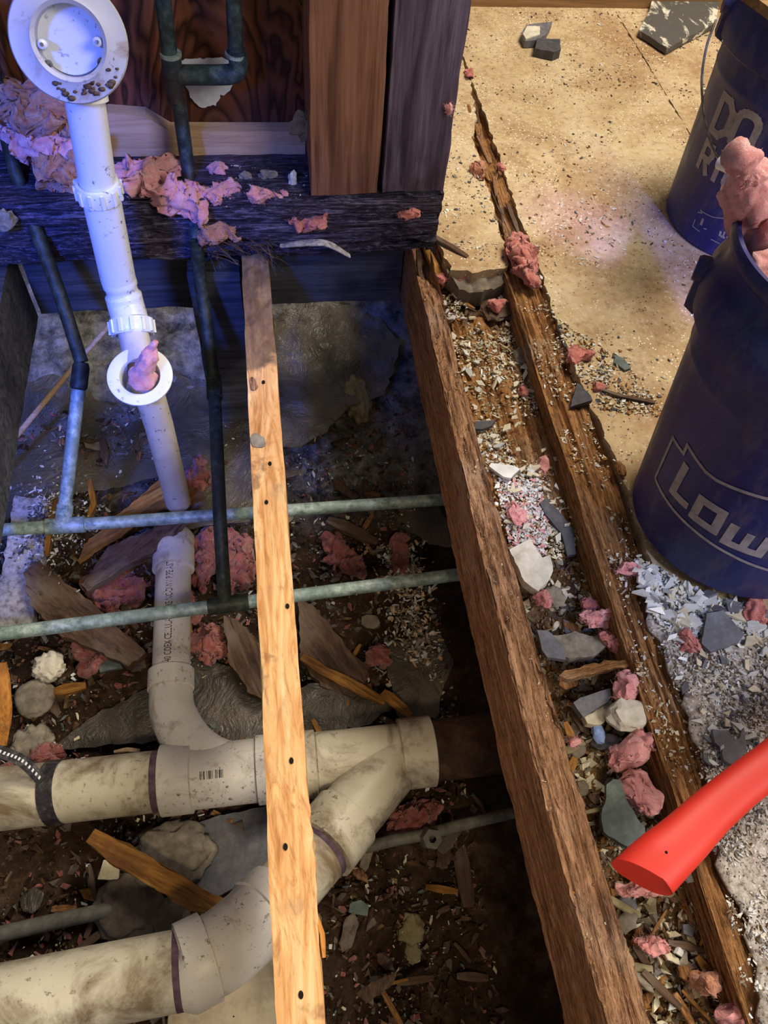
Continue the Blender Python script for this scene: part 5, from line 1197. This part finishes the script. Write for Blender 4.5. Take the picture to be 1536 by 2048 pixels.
crumbs('bay_chips', 'countless cream chips strewn on the grooved plank in the upper bay', 3300, pxpick([(850, 580), (1000, 600), (1080, 820), (1165, 1010), (1165, 1090), (1120, 1120), (1010, 1090), (930, 830), (870, 640)], -.045), lambda x, y: -.0445, (.001, .0048), .0012, ['tile_c', 'tile_w', 'tile_c', 'tile_c', 'splinter', 'mortar_y'], 6, cl=11)
crumbs('bay_white_chips', 'dense bluish white chips in the middle of the bay above the pale chunk', 1300, pxpick([(990, 960), (1080, 960), (1100, 1060), (1090, 1110), (1020, 1100)], -.043), lambda x, y: -.042, (.001, .0045), .001, ['tile_w', 'paper', 'tile_w', 'pink'], 7)
crumbs('joist_chips', 'cream chips lying on the wide rotted joist', 1100, box(.392, .445, .1, 1.0), lambda x, y: -.007, (.001, .004), .001, ['tile_c', 'tile_w', 'splinter', 'tile_c'], 8, cl=14)
crumbs('bay_rubble', 'brown rubble of wood, mortar and dirt filling the lower bay', 5200, lambda r: Vector((r.uniform(.272, .388), r.uniform(-.25, .62))), lambda x, y: bay(x, y), (.0015, .0095), .003, ['baydirt', 'splinter', 'mortar', 'tile_c', 'rot', 'mortar_y', 'brownwood', 'concrete', 'tile_c'], 9, tilt=.6)
crumbs('joist_dust', 'sand-coloured grit on top of the rotted joist beside the hole', 900, lambda r: (lambda y: Vector((.243+.030*r.random()+.018*max(0, min(1, (.65-y)/.7))**2, y)))(r.uniform(-.1, .95)), lambda x, y: -.008, (.0006, .0022), .001, ['tile_c', 'splinter', 'rot', 'mortar_y'], 10, cl=10)
pit = box(-.62, .27, -.1, 1.1)
crumbs('pit_rubble', 'brown rubble covering the crawlspace dirt', 10500, pit, lambda x, y: ground(x, y)+.002, (.0015, .011), .003, ['dirt', 'brownwood', 'mortar_d', 'dirt', 'baydirt', 'cast', 'brownwood', 'pink_dark'], 11, tilt=.6)
crumbs('pit_chips', 'pale tile and plaster flakes on the crawlspace dirt', 2600, pit, lambda x, y: ground(x, y)+.008, (.0012, .0065), .0013, ['tile_w', 'mortar', 'tile_c', 'slate_green'], 12, cl=9, tilt=.5)
crumbs('pit_chip_drift', 'drift of pale splinters along the foot of the rotted joist', 1700, lambda r: Vector((.215+r.gauss(0, .022), r.uniform(.38, .78))), lambda x, y: ground(x, y)+.01, (.0015, .0075), .002, ['tile_w', 'mortar', 'mortar_d', 'block'], 13, tilt=.6)
crumbs('painted_board_chips', 'white chips heaped at left around the painted board', 900, lambda r: at(r.gauss(95, 45), r.gauss(1060, 50), -.38).to_2d(), lambda x, y: ground(x, y)+.07, (.0015, .006), .002, ['tile_w', 'mortar', 'slate'], 14, tilt=.6)
crumbs('sill_crumbs', 'plaster crumbs lying on top of the sill plate', 260, box(-.3, .07, 1.06, 1.16), lambda x, y: .106, (.001, .004), .0012, ['tile_w', 'mortar', 'tile_c'], 15)
